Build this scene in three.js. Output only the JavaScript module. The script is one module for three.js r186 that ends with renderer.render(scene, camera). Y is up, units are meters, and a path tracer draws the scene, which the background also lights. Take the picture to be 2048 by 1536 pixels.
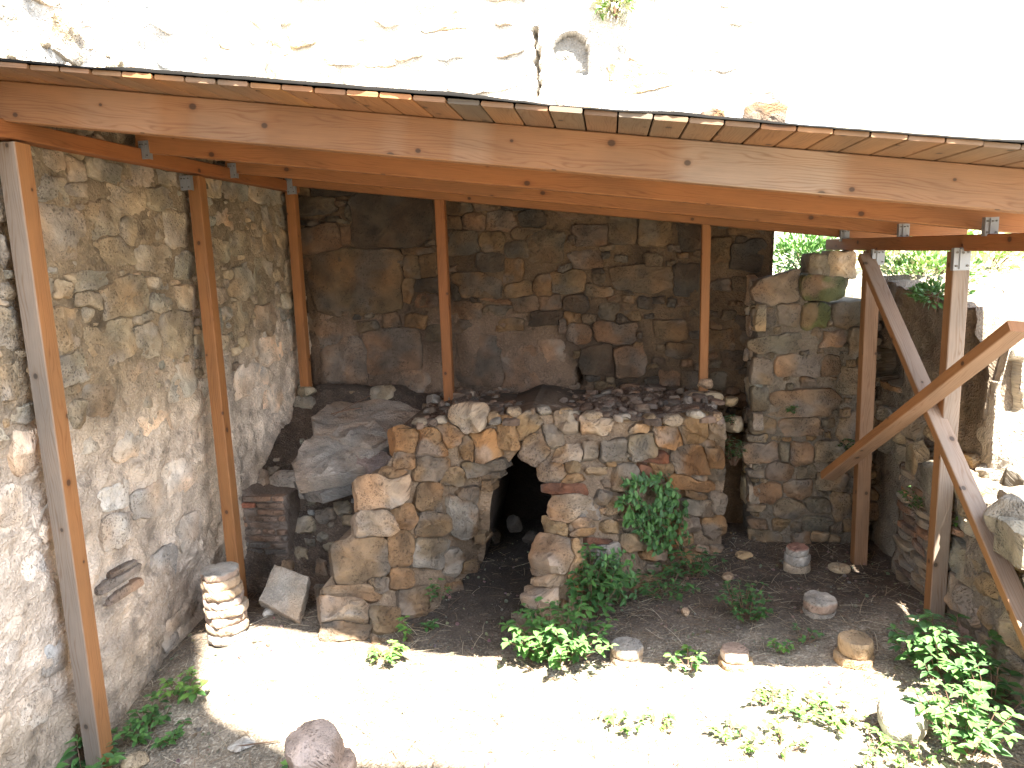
import * as THREE from 'three';
import { mergeGeometries, toCreasedNormals } from 'three/addons/utils/BufferGeometryUtils.js';

// ---------------------------------------------------------------- camera, sky, sun, exposure
const scene = new THREE.Scene();
const FPX = 1420, EYE = 2.1;                                   // focal length in photo pixels (photo 2048 x 1536), eye height above the floor
const camera = new THREE.PerspectiveCamera(2 * Math.atan(768 / FPX) * 180 / Math.PI, 4 / 3, 0.05, 400);
camera.position.set(0, EYE, 0);
camera.rotation.order = 'YXZ';
camera.rotation.set(-9.7 * Math.PI / 180, 0, -2.04 * Math.PI / 180);
camera.updateMatrixWorld(true);

const SUN = new THREE.Vector3(0.20, 1.0, 0.445).normalize();    // towards the sun: high, behind the viewer and to the right
{
  const W = 256, Hh = 128, data = new Float32Array(W * Hh * 4);
  for (let j = 0; j < Hh; j++) for (let i = 0; i < W; i++) {
    const el = ((j + 0.5) / Hh - 0.5) * Math.PI, az = ((i + 0.5) / W - 0.5) * 2 * Math.PI;
    const d = new THREE.Vector3(Math.cos(az) * Math.cos(el), Math.sin(el), Math.sin(az) * Math.cos(el));
    const c = Math.max(0, d.dot(SUN)), k = Math.pow(1 - Math.max(0, d.y), 3), halo = 0.25 * Math.pow(c, 6);
    const o = (j * W + i) * 4, below = d.y < 0 ? 0.5 : 1;
    data[o] = 1.35 * (0.22 + 0.26 * k + halo) * below; data[o + 1] = 1.35 * (0.28 + 0.23 * k + halo) * below; data[o + 2] = 1.35 * (0.39 + 0.14 * k + halo * 0.9) * below; data[o + 3] = 1;
  }
  const sky = new THREE.DataTexture(data, W, Hh, THREE.RGBAFormat, THREE.FloatType);
  sky.mapping = THREE.EquirectangularReflectionMapping; sky.magFilter = THREE.LinearFilter; sky.needsUpdate = true;
  scene.background = sky; scene.environment = sky;
}
const sun = new THREE.DirectionalLight(new THREE.Color(1.0, 0.95, 0.86), 4.6);
sun.name = 'sun'; sun.position.copy(SUN).multiplyScalar(30); sun.castShadow = true; sun.shadow.radius = 1;
Object.assign(sun.shadow.camera, { left: -10, right: 10, top: 12, bottom: -10, near: 1, far: 70 }); sun.shadow.mapSize.set(4096, 4096);
scene.add(sun); scene.add(sun.target);
const renderer = new THREE.WebGLRenderer({ antialias: true });
renderer.toneMapping = THREE.LinearToneMapping;
renderer.toneMappingExposure = 12;
renderer.shadowMap.enabled = true;

// ---------------------------------------------------------------- small tools
const V3 = THREE.Vector3, v3 = (x, y, z) => new V3(x, y, z);
const UP = v3(0, 1, 0);
function rng(seed) { let a = seed >>> 0; return () => { a = (a + 0x6D2B79F5) | 0; let t = Math.imul(a ^ (a >>> 15), 1 | a); t = (t + Math.imul(t ^ (t >>> 7), 61 | t)) ^ t; return ((t ^ (t >>> 14)) >>> 0) / 4294967296; }; }
const R0 = rng(7), rnd = (a = 1, b) => b === undefined ? R0() * a : a + R0() * (b - a);
const clamp = (x, a = 0, b = 1) => Math.min(b, Math.max(a, x)), lerp = (a, b, t) => a + (b - a) * t;
const smooth = (a, b, x) => { const t = clamp((x - a) / (b - a)); return t * t * (3 - 2 * t); };
const gauss = (dx, dy, s) => Math.exp(-(dx * dx + dy * dy) / (2 * s * s));
const hash = (x, y, z) => { let h = Math.imul(x, 374761393) + Math.imul(y, 668265263) + Math.imul(z, 1274126177); h = Math.imul(h ^ (h >>> 13), 1274126177); return ((h ^ (h >>> 16)) >>> 0) / 4294967296; };
function n3(x, y, z) {                                         // value noise, -1..1
  const ix = Math.floor(x), iy = Math.floor(y), iz = Math.floor(z), f = (t) => t * t * (3 - 2 * t), u = f(x - ix), v = f(y - iy), w = f(z - iz);
  const L = (a, b, t) => a + (b - a) * t;
  return 2 * L(L(L(hash(ix, iy, iz), hash(ix + 1, iy, iz), u), L(hash(ix, iy + 1, iz), hash(ix + 1, iy + 1, iz), u), v),
    L(L(hash(ix, iy, iz + 1), hash(ix + 1, iy, iz + 1), u), L(hash(ix, iy + 1, iz + 1), hash(ix + 1, iy + 1, iz + 1), u), v), w) - 1;
}
const fbm = (x, y, z, o = 3) => { let s = 0, a = 0.5; for (let i = 0; i < o; i++) { s += a * n3(x, y, z); x *= 2.03; y *= 2.03; z *= 2.03; a *= 0.5; } return s; };
const names = {};
const numbered = (n) => { const k = names[n] = (names[n] ?? -1) + 1; return k ? n + '_' + String(k).padStart(3, '0') : n; };
function thing(name, label, category, group, pos) {
  const o = new THREE.Group(); o.name = numbered(name); if (pos) o.position.copy(pos); scene.add(o);
  o.userData = { label, category }; if (group) o.userData.group = group;
  return o;
}
function part(name, geo, mat, parent) {
  const m = new THREE.Mesh(geo, mat); m.name = parent === scene ? numbered(name) : name; parent.add(m); return m;
}
// a part whose geometry is in world coordinates: it gets its own origin at its centre
function placed(name, geo, mat, parent) {
  geo.computeBoundingBox(); const c = geo.boundingBox.getCenter(v3(0, 0, 0)); geo.translate(-c.x, -c.y, -c.z);
  const m = part(name, geo, mat, parent); m.position.copy(c); if (parent !== scene) m.position.sub(parent.position); return m;
}
// pixel of the photograph -> ray, and -> point at a given distance in front of the lens plane (level distance F)
const ray = (px, py) => v3((px - 1024) / FPX, -(py - 768) / FPX, -1).applyQuaternion(camera.quaternion);
const at = (px, py, F) => { const d = ray(px, py); return d.multiplyScalar(F / -d.z).add(camera.position); };
const toPx = (p) => { const q = p.clone().sub(camera.position).applyQuaternion(camera.quaternion.clone().invert()); return [1024 + FPX * q.x / -q.z, 768 - FPX * q.y / -q.z]; };
function ground(x, F) {                                         // height of the floor at x, F metres ahead
  let y = -0.15 * gauss(x + 1.9, F - 2.9, 0.75) + 0.19 * gauss(x + 1.45, F - 3.8, 0.42) + 0.10 * gauss(x - 2.2, F - 3.5, 0.5) - 0.05 * gauss(x - 0.1, F - 3.9, 0.4);
  y += 0.035 * fbm(x * 1.3, F * 1.3, 3.1) + 0.012 * fbm(x * 6, F * 6, 8.2);
  y += 0.55 * smooth(1.9, 0.7, F) * smooth(4, 2.5, Math.abs(x));
  return y;
}
function onGround(px, py) {
  const d = ray(px, py); let t = EYE / -d.y;
  for (let i = 0; i < 12; i++) t = (EYE - ground(d.x * t, -d.z * t)) / -d.y;
  return d.multiplyScalar(t).add(camera.position);
}

// ---------------------------------------------------------------- computed textures
function tex(W, Hh, fn, srgb) {
  const data = new Uint8Array(W * Hh * 4);
  for (let j = 0; j < Hh; j++) for (let i = 0; i < W; i++) {
    const c = fn(i / W, j / Hh), o = (j * W + i) * 4;
    for (let k = 0; k < 3; k++) { const x = clamp(Array.isArray(c) ? c[k] : c); data[o + k] = 255 * (srgb ? (x < 0.0031308 ? 12.92 * x : 1.055 * Math.pow(x, 1 / 2.4) - 0.055) : x); }
    data[o + 3] = 255;
  }
  const t = new THREE.DataTexture(data, W, Hh, THREE.RGBAFormat); t.wrapS = t.wrapT = THREE.RepeatWrapping; t.magFilter = THREE.LinearFilter; t.minFilter = THREE.LinearMipmapLinearFilter; t.generateMipmaps = true;
  if (srgb) t.colorSpace = THREE.SRGBColorSpace; t.needsUpdate = true; return t;
}
// tileable noise on the unit square
function pn(u, v, fu, fv, s) {
  const x = u * fu, y = v * fv, ix = Math.floor(x), iy = Math.floor(y), f = (t) => t * t * (3 - 2 * t), a = f(x - ix), b = f(y - iy);
  const h = (i, j) => hash(((i % fu) + fu) % fu, ((j % fv) + fv) % fv, s);
  return lerp(lerp(h(ix, iy), h(ix + 1, iy), a), lerp(h(ix, iy + 1), h(ix + 1, iy + 1), a), b);
}
const pf = (u, v, fu, fv, s, o = 4) => { let r = 0, a = 0.5, n = 0; for (let i = 0; i < o; i++) { r += a * pn(u, v, fu, fv, s + i * 17); n += a; fu *= 2; fv *= 2; a *= 0.55; } return r / n; };
const N = 512;
function worley(u, v, f, sd) { const x = u * f, y = v * f, ix = Math.floor(x), iy = Math.floor(y); let best = 9; for (let i = -1; i < 2; i++) for (let j = -1; j < 2; j++) { const a = ((ix + i) % f + f) % f, b = ((iy + j) % f + f) % f, dx = ix + i + hash(a, b, sd) - x, dy = iy + j + hash(a, b, sd + 1) - y, r = 0.12 + 0.5 * hash(a, b, sd + 2) ** 3; best = Math.min(best, Math.hypot(dx, dy) / r); } return best; }
const pits = (u, v, s) => 0.75 * smooth(1.0, 0.45, worley(u, v, 34, s)) * smooth(0.44, 0.6, pf(u, v, 5, 5, s + 3, 3)) + 0.6 * smooth(1.0, 0.5, worley(u, v, 80, s + 5)) * smooth(0.42, 0.6, pf(u, v, 6, 6, s + 5, 2));
const TX = {
  stone: tex(N, N, (u, v) => { const m = pf(u, v, 4, 4, 11, 5), p = pits(u, v, 21), g = pn(u, v, 200, 200, 4), k = (0.66 + 0.75 * (m - 0.5) + 0.16 * (g - 0.5)) * (1 - 0.5 * p), w = pf(u, v, 3, 3, 77, 4); return [k * (1.02 + 0.16 * (w - 0.5)), k, k * (0.98 - 0.22 * (w - 0.5))]; }, true),
  stoneB: tex(N, N, (u, v) => 0.55 + 0.5 * (pf(u, v, 7, 7, 31, 6) - 0.5) + 0.3 * (pf(u, v, 40, 40, 36, 3) - 0.5) - 0.3 * pits(u, v, 21)),
  mortar: tex(N, N, (u, v) => { const m = pf(u, v, 5, 5, 41, 6), g = pf(u, v, 90, 90, 44, 2), s = smooth(0.62, 0.72, pn(u, v, 60, 60, 46)), d = smooth(0.63, 0.8, pf(u, v, 9, 9, 48, 4)); const k = (0.62 + 0.45 * (m - 0.5) + 0.25 * (g - 0.5) + 0.12 * s) * (1 - 0.4 * d); return [k * 1.02, k, k * 0.97]; }, true),
  mortarB: tex(N, N, (u, v) => 0.5 + 0.55 * (pf(u, v, 8, 8, 41, 6) - 0.5) + 0.4 * (pf(u, v, 50, 50, 44, 3) - 0.5) + 0.25 * smooth(0.62, 0.72, pn(u, v, 60, 60, 46))),
  soil: tex(N, N, (u, v) => { const m = pf(u, v, 6, 6, 51, 6), g = pf(u, v, 110, 110, 54, 2), l = smooth(0.72, 0.8, pn(u, v, 70, 70, 57)); const k = 0.5 + 0.55 * (m - 0.5) + 0.5 * (g - 0.5) + 0.3 * l; return [k, k * (0.97 + 0.05 * l), k * (0.93 + 0.08 * l)]; }, true),
  soilB: tex(N, N, (u, v) => 0.5 + 0.5 * (pf(u, v, 12, 12, 51, 6) - 0.5) + 0.7 * (pf(u, v, 70, 70, 54, 3) - 0.5)),
};
{ // planed softwood: u along the board (1.6 m), v across (0.25 m)
  const r = rng(99), knots = []; for (let i = 0; i < 7; i++) knots.push([(i + 0.1 + 0.8 * r()) / 7, r(), 0.005 + 0.009 * r()]);
  const wood = (u, v) => {
    let vv = v, dark = 0, ring = 0;
    for (const [ku, kv, kr] of knots) for (let du = -1; du <= 1; du++) for (let dv = -1; dv <= 1; dv++) {
      const dx = (u - ku - du) * 1.6, dy = (v - kv - dv) * 0.25, q = Math.hypot(dx * 0.22, dy) / kr, q1 = Math.hypot(dx * 0.8, dy) / kr;
      if (q < 9) vv += Math.sign(dy) * 0.05 * Math.exp(-q * q * 0.12) * (1 - Math.exp(-Math.abs(dy) / kr));
      dark = Math.max(dark, smooth(1.25, 0.7, q1)); ring = Math.max(ring, smooth(2.4, 1.0, q1) * 0.45, smooth(1.4, 0.3, q) * 0.3);
    }
    const w = vv * 22 + 3.5 * (pf(u, vv, 3, 3, 61, 4) - 0.5) * 2.4, band = pf(u, vv, 4, 7, 69, 3), gr = Math.pow(0.5 + 0.5 * Math.sin(w * 6.283), 4) * smooth(0.3, 0.65, band), fine = pn(u, v, 8, 240, 63), fine2 = pn(u, v, 30, 128, 65), big = pf(u, v, 5, 2, 67, 5);
    return { gr, fine, fine2, dark, ring, big };
  };
  TX.wood = tex(1024, 256, (u, v) => {
    const { gr, fine, fine2, dark, ring, big } = wood(u, v), k = 0.76 - 0.17 * gr - 0.11 * (fine - 0.5) - 0.08 * (fine2 - 0.5) + 0.5 * (big - 0.5);
    const s = k * (1 - 0.32 * ring), t = 1 - 0.68 * dark; return [s * t, s * t * (1 - 0.12 * gr - 0.18 * ring - 0.1 * (big - 0.5)), s * t * (1 - 0.22 * gr - 0.35 * ring - 0.2 * (big - 0.5))];
  }, true);
  TX.woodB = tex(1024, 256, (u, v) => { const { gr, fine, dark } = wood(u, v); return 0.6 - 0.2 * gr - 0.3 * (fine - 0.5) - 0.2 * dark; });
}
const std = (o) => new THREE.MeshStandardMaterial({ vertexColors: true, roughness: 0.92, metalness: 0, ...o });
const M = {
  stone: std({ map: TX.stone, bumpMap: TX.stoneB, bumpScale: 0.016 }),
  mortar: std({ map: TX.mortar, bumpMap: TX.mortarB, bumpScale: 0.015, roughness: 0.97 }),
  soil: std({ map: TX.soil, bumpMap: TX.soilB, bumpScale: 0.016, roughness: 1 }),
  wood: std({ map: TX.wood, bumpMap: TX.woodB, bumpScale: 0.0012, roughness: 0.72 }),
  steel: new THREE.MeshStandardMaterial({ color: new THREE.Color(0.27, 0.275, 0.28), roughness: 0.55, metalness: 0.6 }),
  bolt: new THREE.MeshStandardMaterial({ color: new THREE.Color(0.12, 0.11, 0.10), roughness: 0.6, metalness: 0.5 }),
  felt: new THREE.MeshPhysicalMaterial({ color: new THREE.Color(0.012, 0.011, 0.010), roughness: 1, specularIntensity: 0.05 }),
  straw: new THREE.MeshStandardMaterial({ color: new THREE.Color(0.9, 0.9, 0.9), roughness: 0.95 }),
  stem: new THREE.MeshStandardMaterial({ color: new THREE.Color(0.14, 0.08, 0.05), roughness: 0.9 }),
};
const leafMat = (r, g, b, t = 0.35) => new THREE.MeshPhysicalMaterial({ color: new THREE.Color(r, g, b), roughness: 0.62, transmission: t, thickness: 0, side: THREE.DoubleSide });
const LEAF = [leafMat(0.062, 0.165, 0.03), leafMat(0.085, 0.205, 0.036), leafMat(0.042, 0.12, 0.025), leafMat(0.15, 0.29, 0.042), leafMat(0.46, 0.47, 0.24, 0.2)];

// ---------------------------------------------------------------- surfaces that masonry lies on: (u, v) in metres, u to the right, v up, d outwards
function planeSurface(O, U, Nn, V = UP) {
  const S = { O, U, V, N: Nn };
  S.toWorld = (u, v, d) => O.clone().addScaledVector(U, u).addScaledVector(V, v).addScaledVector(Nn, d);
  S.fromPx = (px, py) => { const r = ray(px, py), t = O.clone().sub(camera.position).dot(Nn) / r.dot(Nn), p = camera.position.clone().addScaledVector(r, t).sub(O); return [p.dot(U), p.dot(V)]; };
  return S;
}
function solve(A, b) {
  const n = b.length;
  for (let i = 0; i < n; i++) {
    let p = i; for (let j = i + 1; j < n; j++) if (Math.abs(A[j][i]) > Math.abs(A[p][i])) p = j;
    [A[i], A[p]] = [A[p], A[i]]; [b[i], b[p]] = [b[p], b[i]];
    for (let j = i + 1; j < n; j++) { const f = A[j][i] / A[i][i]; for (let k = i; k < n; k++) A[j][k] -= f * A[i][k]; b[j] -= f * b[i]; }
  }
  for (let i = n - 1; i >= 0; i--) { for (let k = i + 1; k < n; k++) b[i] -= A[i][k] * b[k]; b[i] /= A[i][i]; }
  return b;
}
// a free-form face given by surveyed points [px, py, F]; between them the distance runs smoothly
const RK = 0.0031;
function reliefSurface(pts) {
  const n = pts.length, phi = (a, b) => Math.hypot(a[0] - b[0], a[1] - b[1]) / 100, A = [], b = [];
  for (let i = 0; i < n; i++) { A.push([...pts.map((p) => phi(pts[i], p)), 1, pts[i][0] / 100, pts[i][1] / 100]); b.push(pts[i][2]); }
  for (let k = 0; k < 3; k++) { A.push([...pts.map((p) => k ? p[k - 1] / 100 : 1), 0, 0, 0]); b.push(0); }
  const w = solve(A, b);
  const F = (px, py) => { let s = w[n] + w[n + 1] * px / 100 + w[n + 2] * py / 100; for (let i = 0; i < n; i++) s += w[i] * phi([px, py], pts[i]); return s; };
  const S = { F };
  S.point = (px, py) => at(px, py, F(px, py));
  S.normal = (px, py) => { const e = 14, a = S.point(px + e, py).sub(S.point(px - e, py)), c = S.point(px, py - e).sub(S.point(px, py + e)); return a.cross(c).normalize(); };
  S.toWorld = (u, v, d) => { const px = u / RK, py = -v / RK; return S.point(px, py).addScaledVector(S.normal(px, py), d); };
  S.fromPx = (px, py) => [px * RK, -py * RK];
  return S;
}

// ---------------------------------------------------------------- masonry: fitting irregular stones together
// stones: [px, py, w, h, opts] boxes surveyed on the photograph; fill: sizes of the small stones wedged between them
function layStones(S, stones, o = {}) {
  const r = rng(o.seed ?? 1), list = [];
  const add = (u, v, a, b, opt = {}) => list.push({ u, v, a, b, p: opt.p ?? 3.4 + 3.5 * r(), rot: opt.rot ?? (r() - 0.5) * 0.22, ...opt });
  for (const [px, py, w, h, opt] of stones) {
    const c = S.fromPx(px, py), x0 = S.fromPx(px - w / 2, py), x1 = S.fromPx(px + w / 2, py), y0 = S.fromPx(px, py + h / 2), y1 = S.fromPx(px, py - h / 2);
    add(c[0], c[1], Math.abs(x1[0] - x0[0]) / 2, Math.abs(y1[1] - y0[1]) / 2, { main: true, ...opt });
  }
  const box = o.box;
  for (const f of o.fill ?? []) for (let i = 0; i < f.n; i++) {
    const u = lerp(box[0], box[1], r()), v = lerp(box[2], box[3], r()), a = f.w * (0.7 + 0.6 * r()) / 2, b = f.h * (0.7 + 0.6 * r()) / 2;
    if ((o.where && !o.where(u, v)) || (f.where && !f.where(u, v))) continue;
    let ok = true;
    for (const s of list) { const dx = Math.abs(u - s.u) / (s.a + a), dy = Math.abs(v - s.v) / (s.b + b); if (dx < 0.92 && dy < 0.92) { ok = false; break; } }
    if (ok) add(u, v, a, b, { ...(f.opt ?? {}), filler: true });
  }
  const g = o.grid ?? 0.007, cell = new Map(), grow = o.grow ?? 1.3, wa = o.warp ?? 0.018, wf = o.warpFreq ?? 14;
  for (const s of list) { s.cut = []; for (let k = 0; k < 4; k++) { const q = k * Math.PI / 2 + (r() - 0.5) * 0.34; s.cut.push([Math.cos(q), Math.sin(q), 0.94 + 0.1 * r()]); } for (let k = 0; k < 4; k++) if (r() < 0.85) { const q = Math.PI / 4 + k * Math.PI / 2 + (r() - 0.5) * 0.9; s.cut.push([Math.cos(q), Math.sin(q), s.p > 4.4 ? 1.15 + 0.2 * r() : 0.98 + 0.3 * r()]); } }
  const metric = (s, u, v) => {
    const du = u + wa * fbm(u * wf, v * wf, 1.7, 3) * 1.5 - s.u, dv = v + wa * fbm(u * wf, v * wf, 9.1, 3) * 1.5 - s.v, c = Math.cos(s.rot), q = Math.sin(s.rot), x = (du * c + dv * q) / s.a, y = (-du * q + dv * c) / s.b;
    let m = 0; for (const [nx, ny, d] of s.cut) m = Math.max(m, (x * nx + y * ny) / d); return m;
  };
  list.forEach((s, id) => {
    const lim = s.grow ?? grow, rad = Math.max(s.a, s.b) * lim + wa;
    for (let i = Math.floor((s.u - rad) / g); i <= (s.u + rad) / g; i++) for (let j = Math.floor((s.v - rad) / g); j <= (s.v + rad) / g; j++) {
      const m = metric(s, i * g, j * g); if (m > lim) continue;
      const k = i * 65536 + j, e = cell.get(k), ms = (m - 1) * Math.min(s.a, s.b); if (!e || ms < e[1]) cell.set(k, [id, ms]);
    }
  });
  const out = [], K = o.sides ?? 34;
  list.forEach((s, id) => {
    const rad = [];
    for (let k = 0; k < K; k++) {
      const a = (k / K) * 2 * Math.PI, q = Math.atan2(Math.sin(a) * s.b, Math.cos(a) * s.a), c = Math.cos(q), d = Math.sin(q);
      let t = 0; for (; t < 2 * Math.max(s.a, s.b) * grow; t += g * 0.5) { const e = cell.get(Math.round((s.u + c * t) / g) * 65536 + Math.round((s.v + d * t) / g)); if (!e || e[0] !== id) break; }
      rad.push([q, t]);
    }
    const gap = (s.gap ?? o.gap ?? 0.006) * 0.7, sm = rad.map(([q, t], k) => [q, Math.max(0.004, 0.1 * rad[(k + K - 1) % K][1] + 0.8 * t + 0.1 * rad[(k + 1) % K][1] - gap)]);
    const mean = sm.reduce((x, e) => x + e[1], 0) / K; if (mean < (o.least ?? 0.012)) return;
    out.push({ ...s, poly: sm.map(([q, t]) => [s.u + Math.cos(q) * t, s.v + Math.sin(q) * t]) });
  });
  return out;
}
const RS = rng(4242);
function stoneGeo(S, poly, o = {}) {
  const h = o.h ?? 0.035, back = o.back ?? 0.05, rough = o.rough ?? 0.012, K = poly.length, seed = RS() * 100;
  let cu = 0, cv = 0; for (const p of poly) { cu += p[0] / K; cv += p[1] / K; }
  const size = Math.sqrt(poly.reduce((s, p) => s + (p[0] - cu) ** 2 + (p[1] - cv) ** 2, 0) / K);
  const fa = (o.facet ?? 0.55) * h / size, planes = []; for (let i = 0; i < (o.planes ?? 5); i++) { const q = RS() * 6.283, m = fa * (0.25 + RS()); planes.push([Math.cos(q) * m, Math.sin(q) * m, h * (0.78 + 0.34 * RS())]); }
  const face = (x, y) => { let d = h; for (const [a, b, c] of planes) d = Math.min(d, c + a * x + b * y); return d; };
  const edge = o.edge ?? clamp(0.008 / size, 0.035, 0.2);
  const rings = [[1, -1], [1.0, 0.05], [1 - edge * 0.4, 0.6], [1 - edge, 0.9], [(1 - edge) * 0.84, 1], [(1 - edge) * 0.62, 1], [(1 - edge) * 0.4, 1], [0.18, 1]];
  const pos = [], uv = [], col = [], idx = [], c = o.color ?? [0.4, 0.33, 0.24], ou = RS() * 7, ov = RS() * 7, stain = o.stain;
  const put = (u, v, f, ring) => {
    const nz = fbm(u * 11 + seed, v * 11, seed, 3), nz2 = n3(u * 45, v * 45, seed), fac = Math.abs(n3(u * 6 + seed * 3, v * 6, seed));
    const d = f < 0 ? -back : f * face(u - cu, v - cv), dd = ring ? d + rough * (nz * 1.3 + 0.3 * nz2 - 0.5 * fac) * (ring > 1 ? 1 : 0.4) : d;
    const p = S.toWorld(u, v, dd); pos.push(p.x, p.y, p.z); uv.push((u + ou + dd * 0.8) / 0.45, (v + ov + dd * 0.9) / 0.45);
    let k = 1 + 0.30 * nz + 0.14 * nz2; k *= ring < 2 ? 0.86 : 1; const t = 0.16 * n3(u * 7, v * 7, seed + 5);
    const lum = 0.35 * c[0] + 0.45 * c[1] + 0.2 * c[2], gm = 0.6 * smooth(-0.02, 0.28, fbm(u * 6 + seed * 2, v * 6, seed, 3)); let q = [lerp(c[0] * (1 + t), lum * 1.08, gm) * k, lerp(c[1], lum * 0.98, gm) * k, lerp(c[2] * (1 - t), lum * 0.86, gm) * k]; if (stain) q = stain(u, v, q, p); col.push(...q);
  };
  rings.forEach(([s, d], i) => { for (const p of poly) put(cu + (p[0] - cu) * s, cv + (p[1] - cv) * s, d, i); });
  put(cu, cv, 1, 7);
  for (let i = 0; i + 1 < rings.length; i++) for (let k = 0; k < K; k++) { const a = i * K + k, b = i * K + (k + 1) % K; idx.push(a, b, b + K, a, b + K, a + K); }
  const last = (rings.length - 1) * K; for (let k = 0; k < K; k++) idx.push(last + k, last + (k + 1) % K, rings.length * K);
  if (o.cap) { put(cu, cv, -1, 0); for (let k = 0; k < K; k++) idx.push((k + 1) % K, k, rings.length * K + 1); }
  const geo = new THREE.BufferGeometry(); geo.setIndex(idx);
  geo.setAttribute('position', new THREE.Float32BufferAttribute(pos, 3)); geo.setAttribute('uv', new THREE.Float32BufferAttribute(uv, 2)); geo.setAttribute('color', new THREE.Float32BufferAttribute(col, 3));
  return toCreasedNormals(geo, 0.62);
}
function masonry(S, laid, parent, pick) {
  for (const s of laid) { const o = { ...pick(s) }; if (!o) continue; placed(o.name ?? 'stone', stoneGeo(S, s.poly, o), M.stone, parent); }
}
const tint = (c, r, a = 0.16) => { const k = 1 + (r() - 0.5) * 2 * a, t = (r() - 0.5) * 0.10; return [c[0] * k * (1 + t), c[1] * k, c[2] * k * (1 - t)]; };
const COL = { beige: [0.50, 0.365, 0.205], pale: [0.56, 0.445, 0.30], grey: [0.40, 0.335, 0.235], pink: [0.51, 0.36, 0.235], orange: [0.58, 0.37, 0.19], ochre: [0.60, 0.42, 0.23], brick: [0.36, 0.17, 0.10], dark: [0.24, 0.20, 0.15], mortar: [0.52, 0.40, 0.265], plaster: [0.84, 0.735, 0.625], lime: [0.58, 0.55, 0.50] };
const some = (r, ...c) => tint(COL[c[Math.floor(r() * c.length)]], r);

// the body of a wall: a closed slab whose front is rough mortar; v1(u) is its broken top, disp(u, v) the relief
function wallBody(S, u0, u1, v0, v1, thick, o = {}) {
  const g = o.step ?? 0.03, nu = Math.max(2, Math.round((u1 - u0) / g)), nv = Math.max(2, Math.round(((o.vmax ?? v1(0)) - v0) / g));
  const pos = [], uv = [], col = [], idx = [], W = nu + 1;
  const color = o.color ?? (() => COL.mortar);
  const put = (u, v, d) => { const p = S.toWorld(u, v, d); pos.push(p.x, p.y, p.z); uv.push(u / 0.6, v / 0.6); col.push(...color(u, v, p)); };
  for (let j = 0; j <= nv; j++) for (let i = 0; i <= nu; i++) {
    const u = lerp(u0, u1, i / nu), v = lerp(v0, v1(u), j / nv);
    put(u, v, (o.rough ?? 0.014) * fbm(u * 6, v * 6, 2.2, 4) * 2 + (o.disp ? o.disp(u, v) : 0));
  }
  for (let j = 0; j < nv; j++) for (let i = 0; i < nu; i++) { const a = j * W + i; if (o.hole && o.hole(lerp(u0, u1, (i + 0.5) / nu), lerp(v0, v1(lerp(u0, u1, (i + 0.5) / nu)), (j + 0.5) / nv))) continue; idx.push(a, a + 1, a + W + 1, a, a + W + 1, a + W); }
  const loop = []; for (let i = 0; i <= nu; i++) loop.push(i); for (let j = 1; j <= nv; j++) loop.push(j * W + nu); for (let i = nu - 1; i >= 0; i--) loop.push(nv * W + i); for (let j = nv - 1; j > 0; j--) loop.push(j * W);
  const L = loop.length, NS = 5, mu = (u0 + u1) / 2, mv = (v0 + v1(mu)) / 2; let prev = loop;
  for (let q = 1; q <= NS; q++) {
    const ring = [];
    for (const k of loop) {
      const i = k % W, j = Math.floor(k / W), t = q / NS; let u = lerp(u0, u1, i / nu), v = lerp(v0, v1(u), j / nv); const e = 0.025 * fbm(u * 7 + q * 1.7, v * 7, q * 2.3, 3), p0 = v3(pos[k * 3], pos[k * 3 + 1], pos[k * 3 + 2]), d0 = p0.sub(S.toWorld(u, v, 0)).dot(S.N);
      if (j === nv) v += e; if (i === nu) u += e; if (i === 0) u -= e; put(u, v, lerp(d0, -thick, t)); const n = uv.length; uv[n - 2] += t * thick / 0.6; uv[n - 1] += t * thick / 0.6; ring.push(pos.length / 3 - 1);
    }
    for (let k = 0; k < L; k++) { const a = prev[k], b = prev[(k + 1) % L], c = ring[k], d = ring[(k + 1) % L]; idx.push(a, c, d, a, d, b); }
    prev = ring;
  }
  put((u0 + u1) / 2, (v0 + v1((u0 + u1) / 2)) / 2, -thick); const ce = pos.length / 3 - 1; for (let k = 0; k < L; k++) idx.push(prev[k], ce, prev[(k + 1) % L]);
  const geo = new THREE.BufferGeometry(); geo.setIndex(idx);
  geo.setAttribute('position', new THREE.Float32BufferAttribute(pos, 3)); geo.setAttribute('uv', new THREE.Float32BufferAttribute(uv, 2)); geo.setAttribute('color', new THREE.Float32BufferAttribute(col, 3));
  geo.computeVertexNormals(); return geo;
}

// ---------------------------------------------------------------- the ground
const flat = (v) => v.setY(0).normalize();
const D = flat(ray(1220, 515)), RT = D.clone().cross(UP);       // the room's length and breadth
const Q0 = at(606, 560, 5.85).setY(0);                           // corner of left and back wall
const room = (x, z) => { const p = v3(x, 0, z).sub(Q0); return [p.dot(RT), p.dot(D)]; };
const WL = 4.31;                                                // breadth to the ledge face
function terrain(x, F) {
  const [a, f] = room(x, -F);
  const hill = 1.88 + 0.16 * Math.max(0, f - 0.4) * smooth(0.4, 5, f) + 0.9 * smooth(8, 30, Math.hypot(a, f)) + 0.05 * fbm(x * 2, F * 2, 5.5);
  let y = ground(x, F);
  const right = lerp(0.86, hill, smooth(0.35, 0.6, f));
  y = lerp(y, right, smooth(WL + 0.45, WL + 0.6, a) * smooth(0.5, 1.6, F + (a - WL)));
  y = lerp(y, hill, smooth(0.35, 0.6, f));
  y = lerp(y, hill, smooth(-0.3, -0.6, a));
  return y;
}
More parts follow.
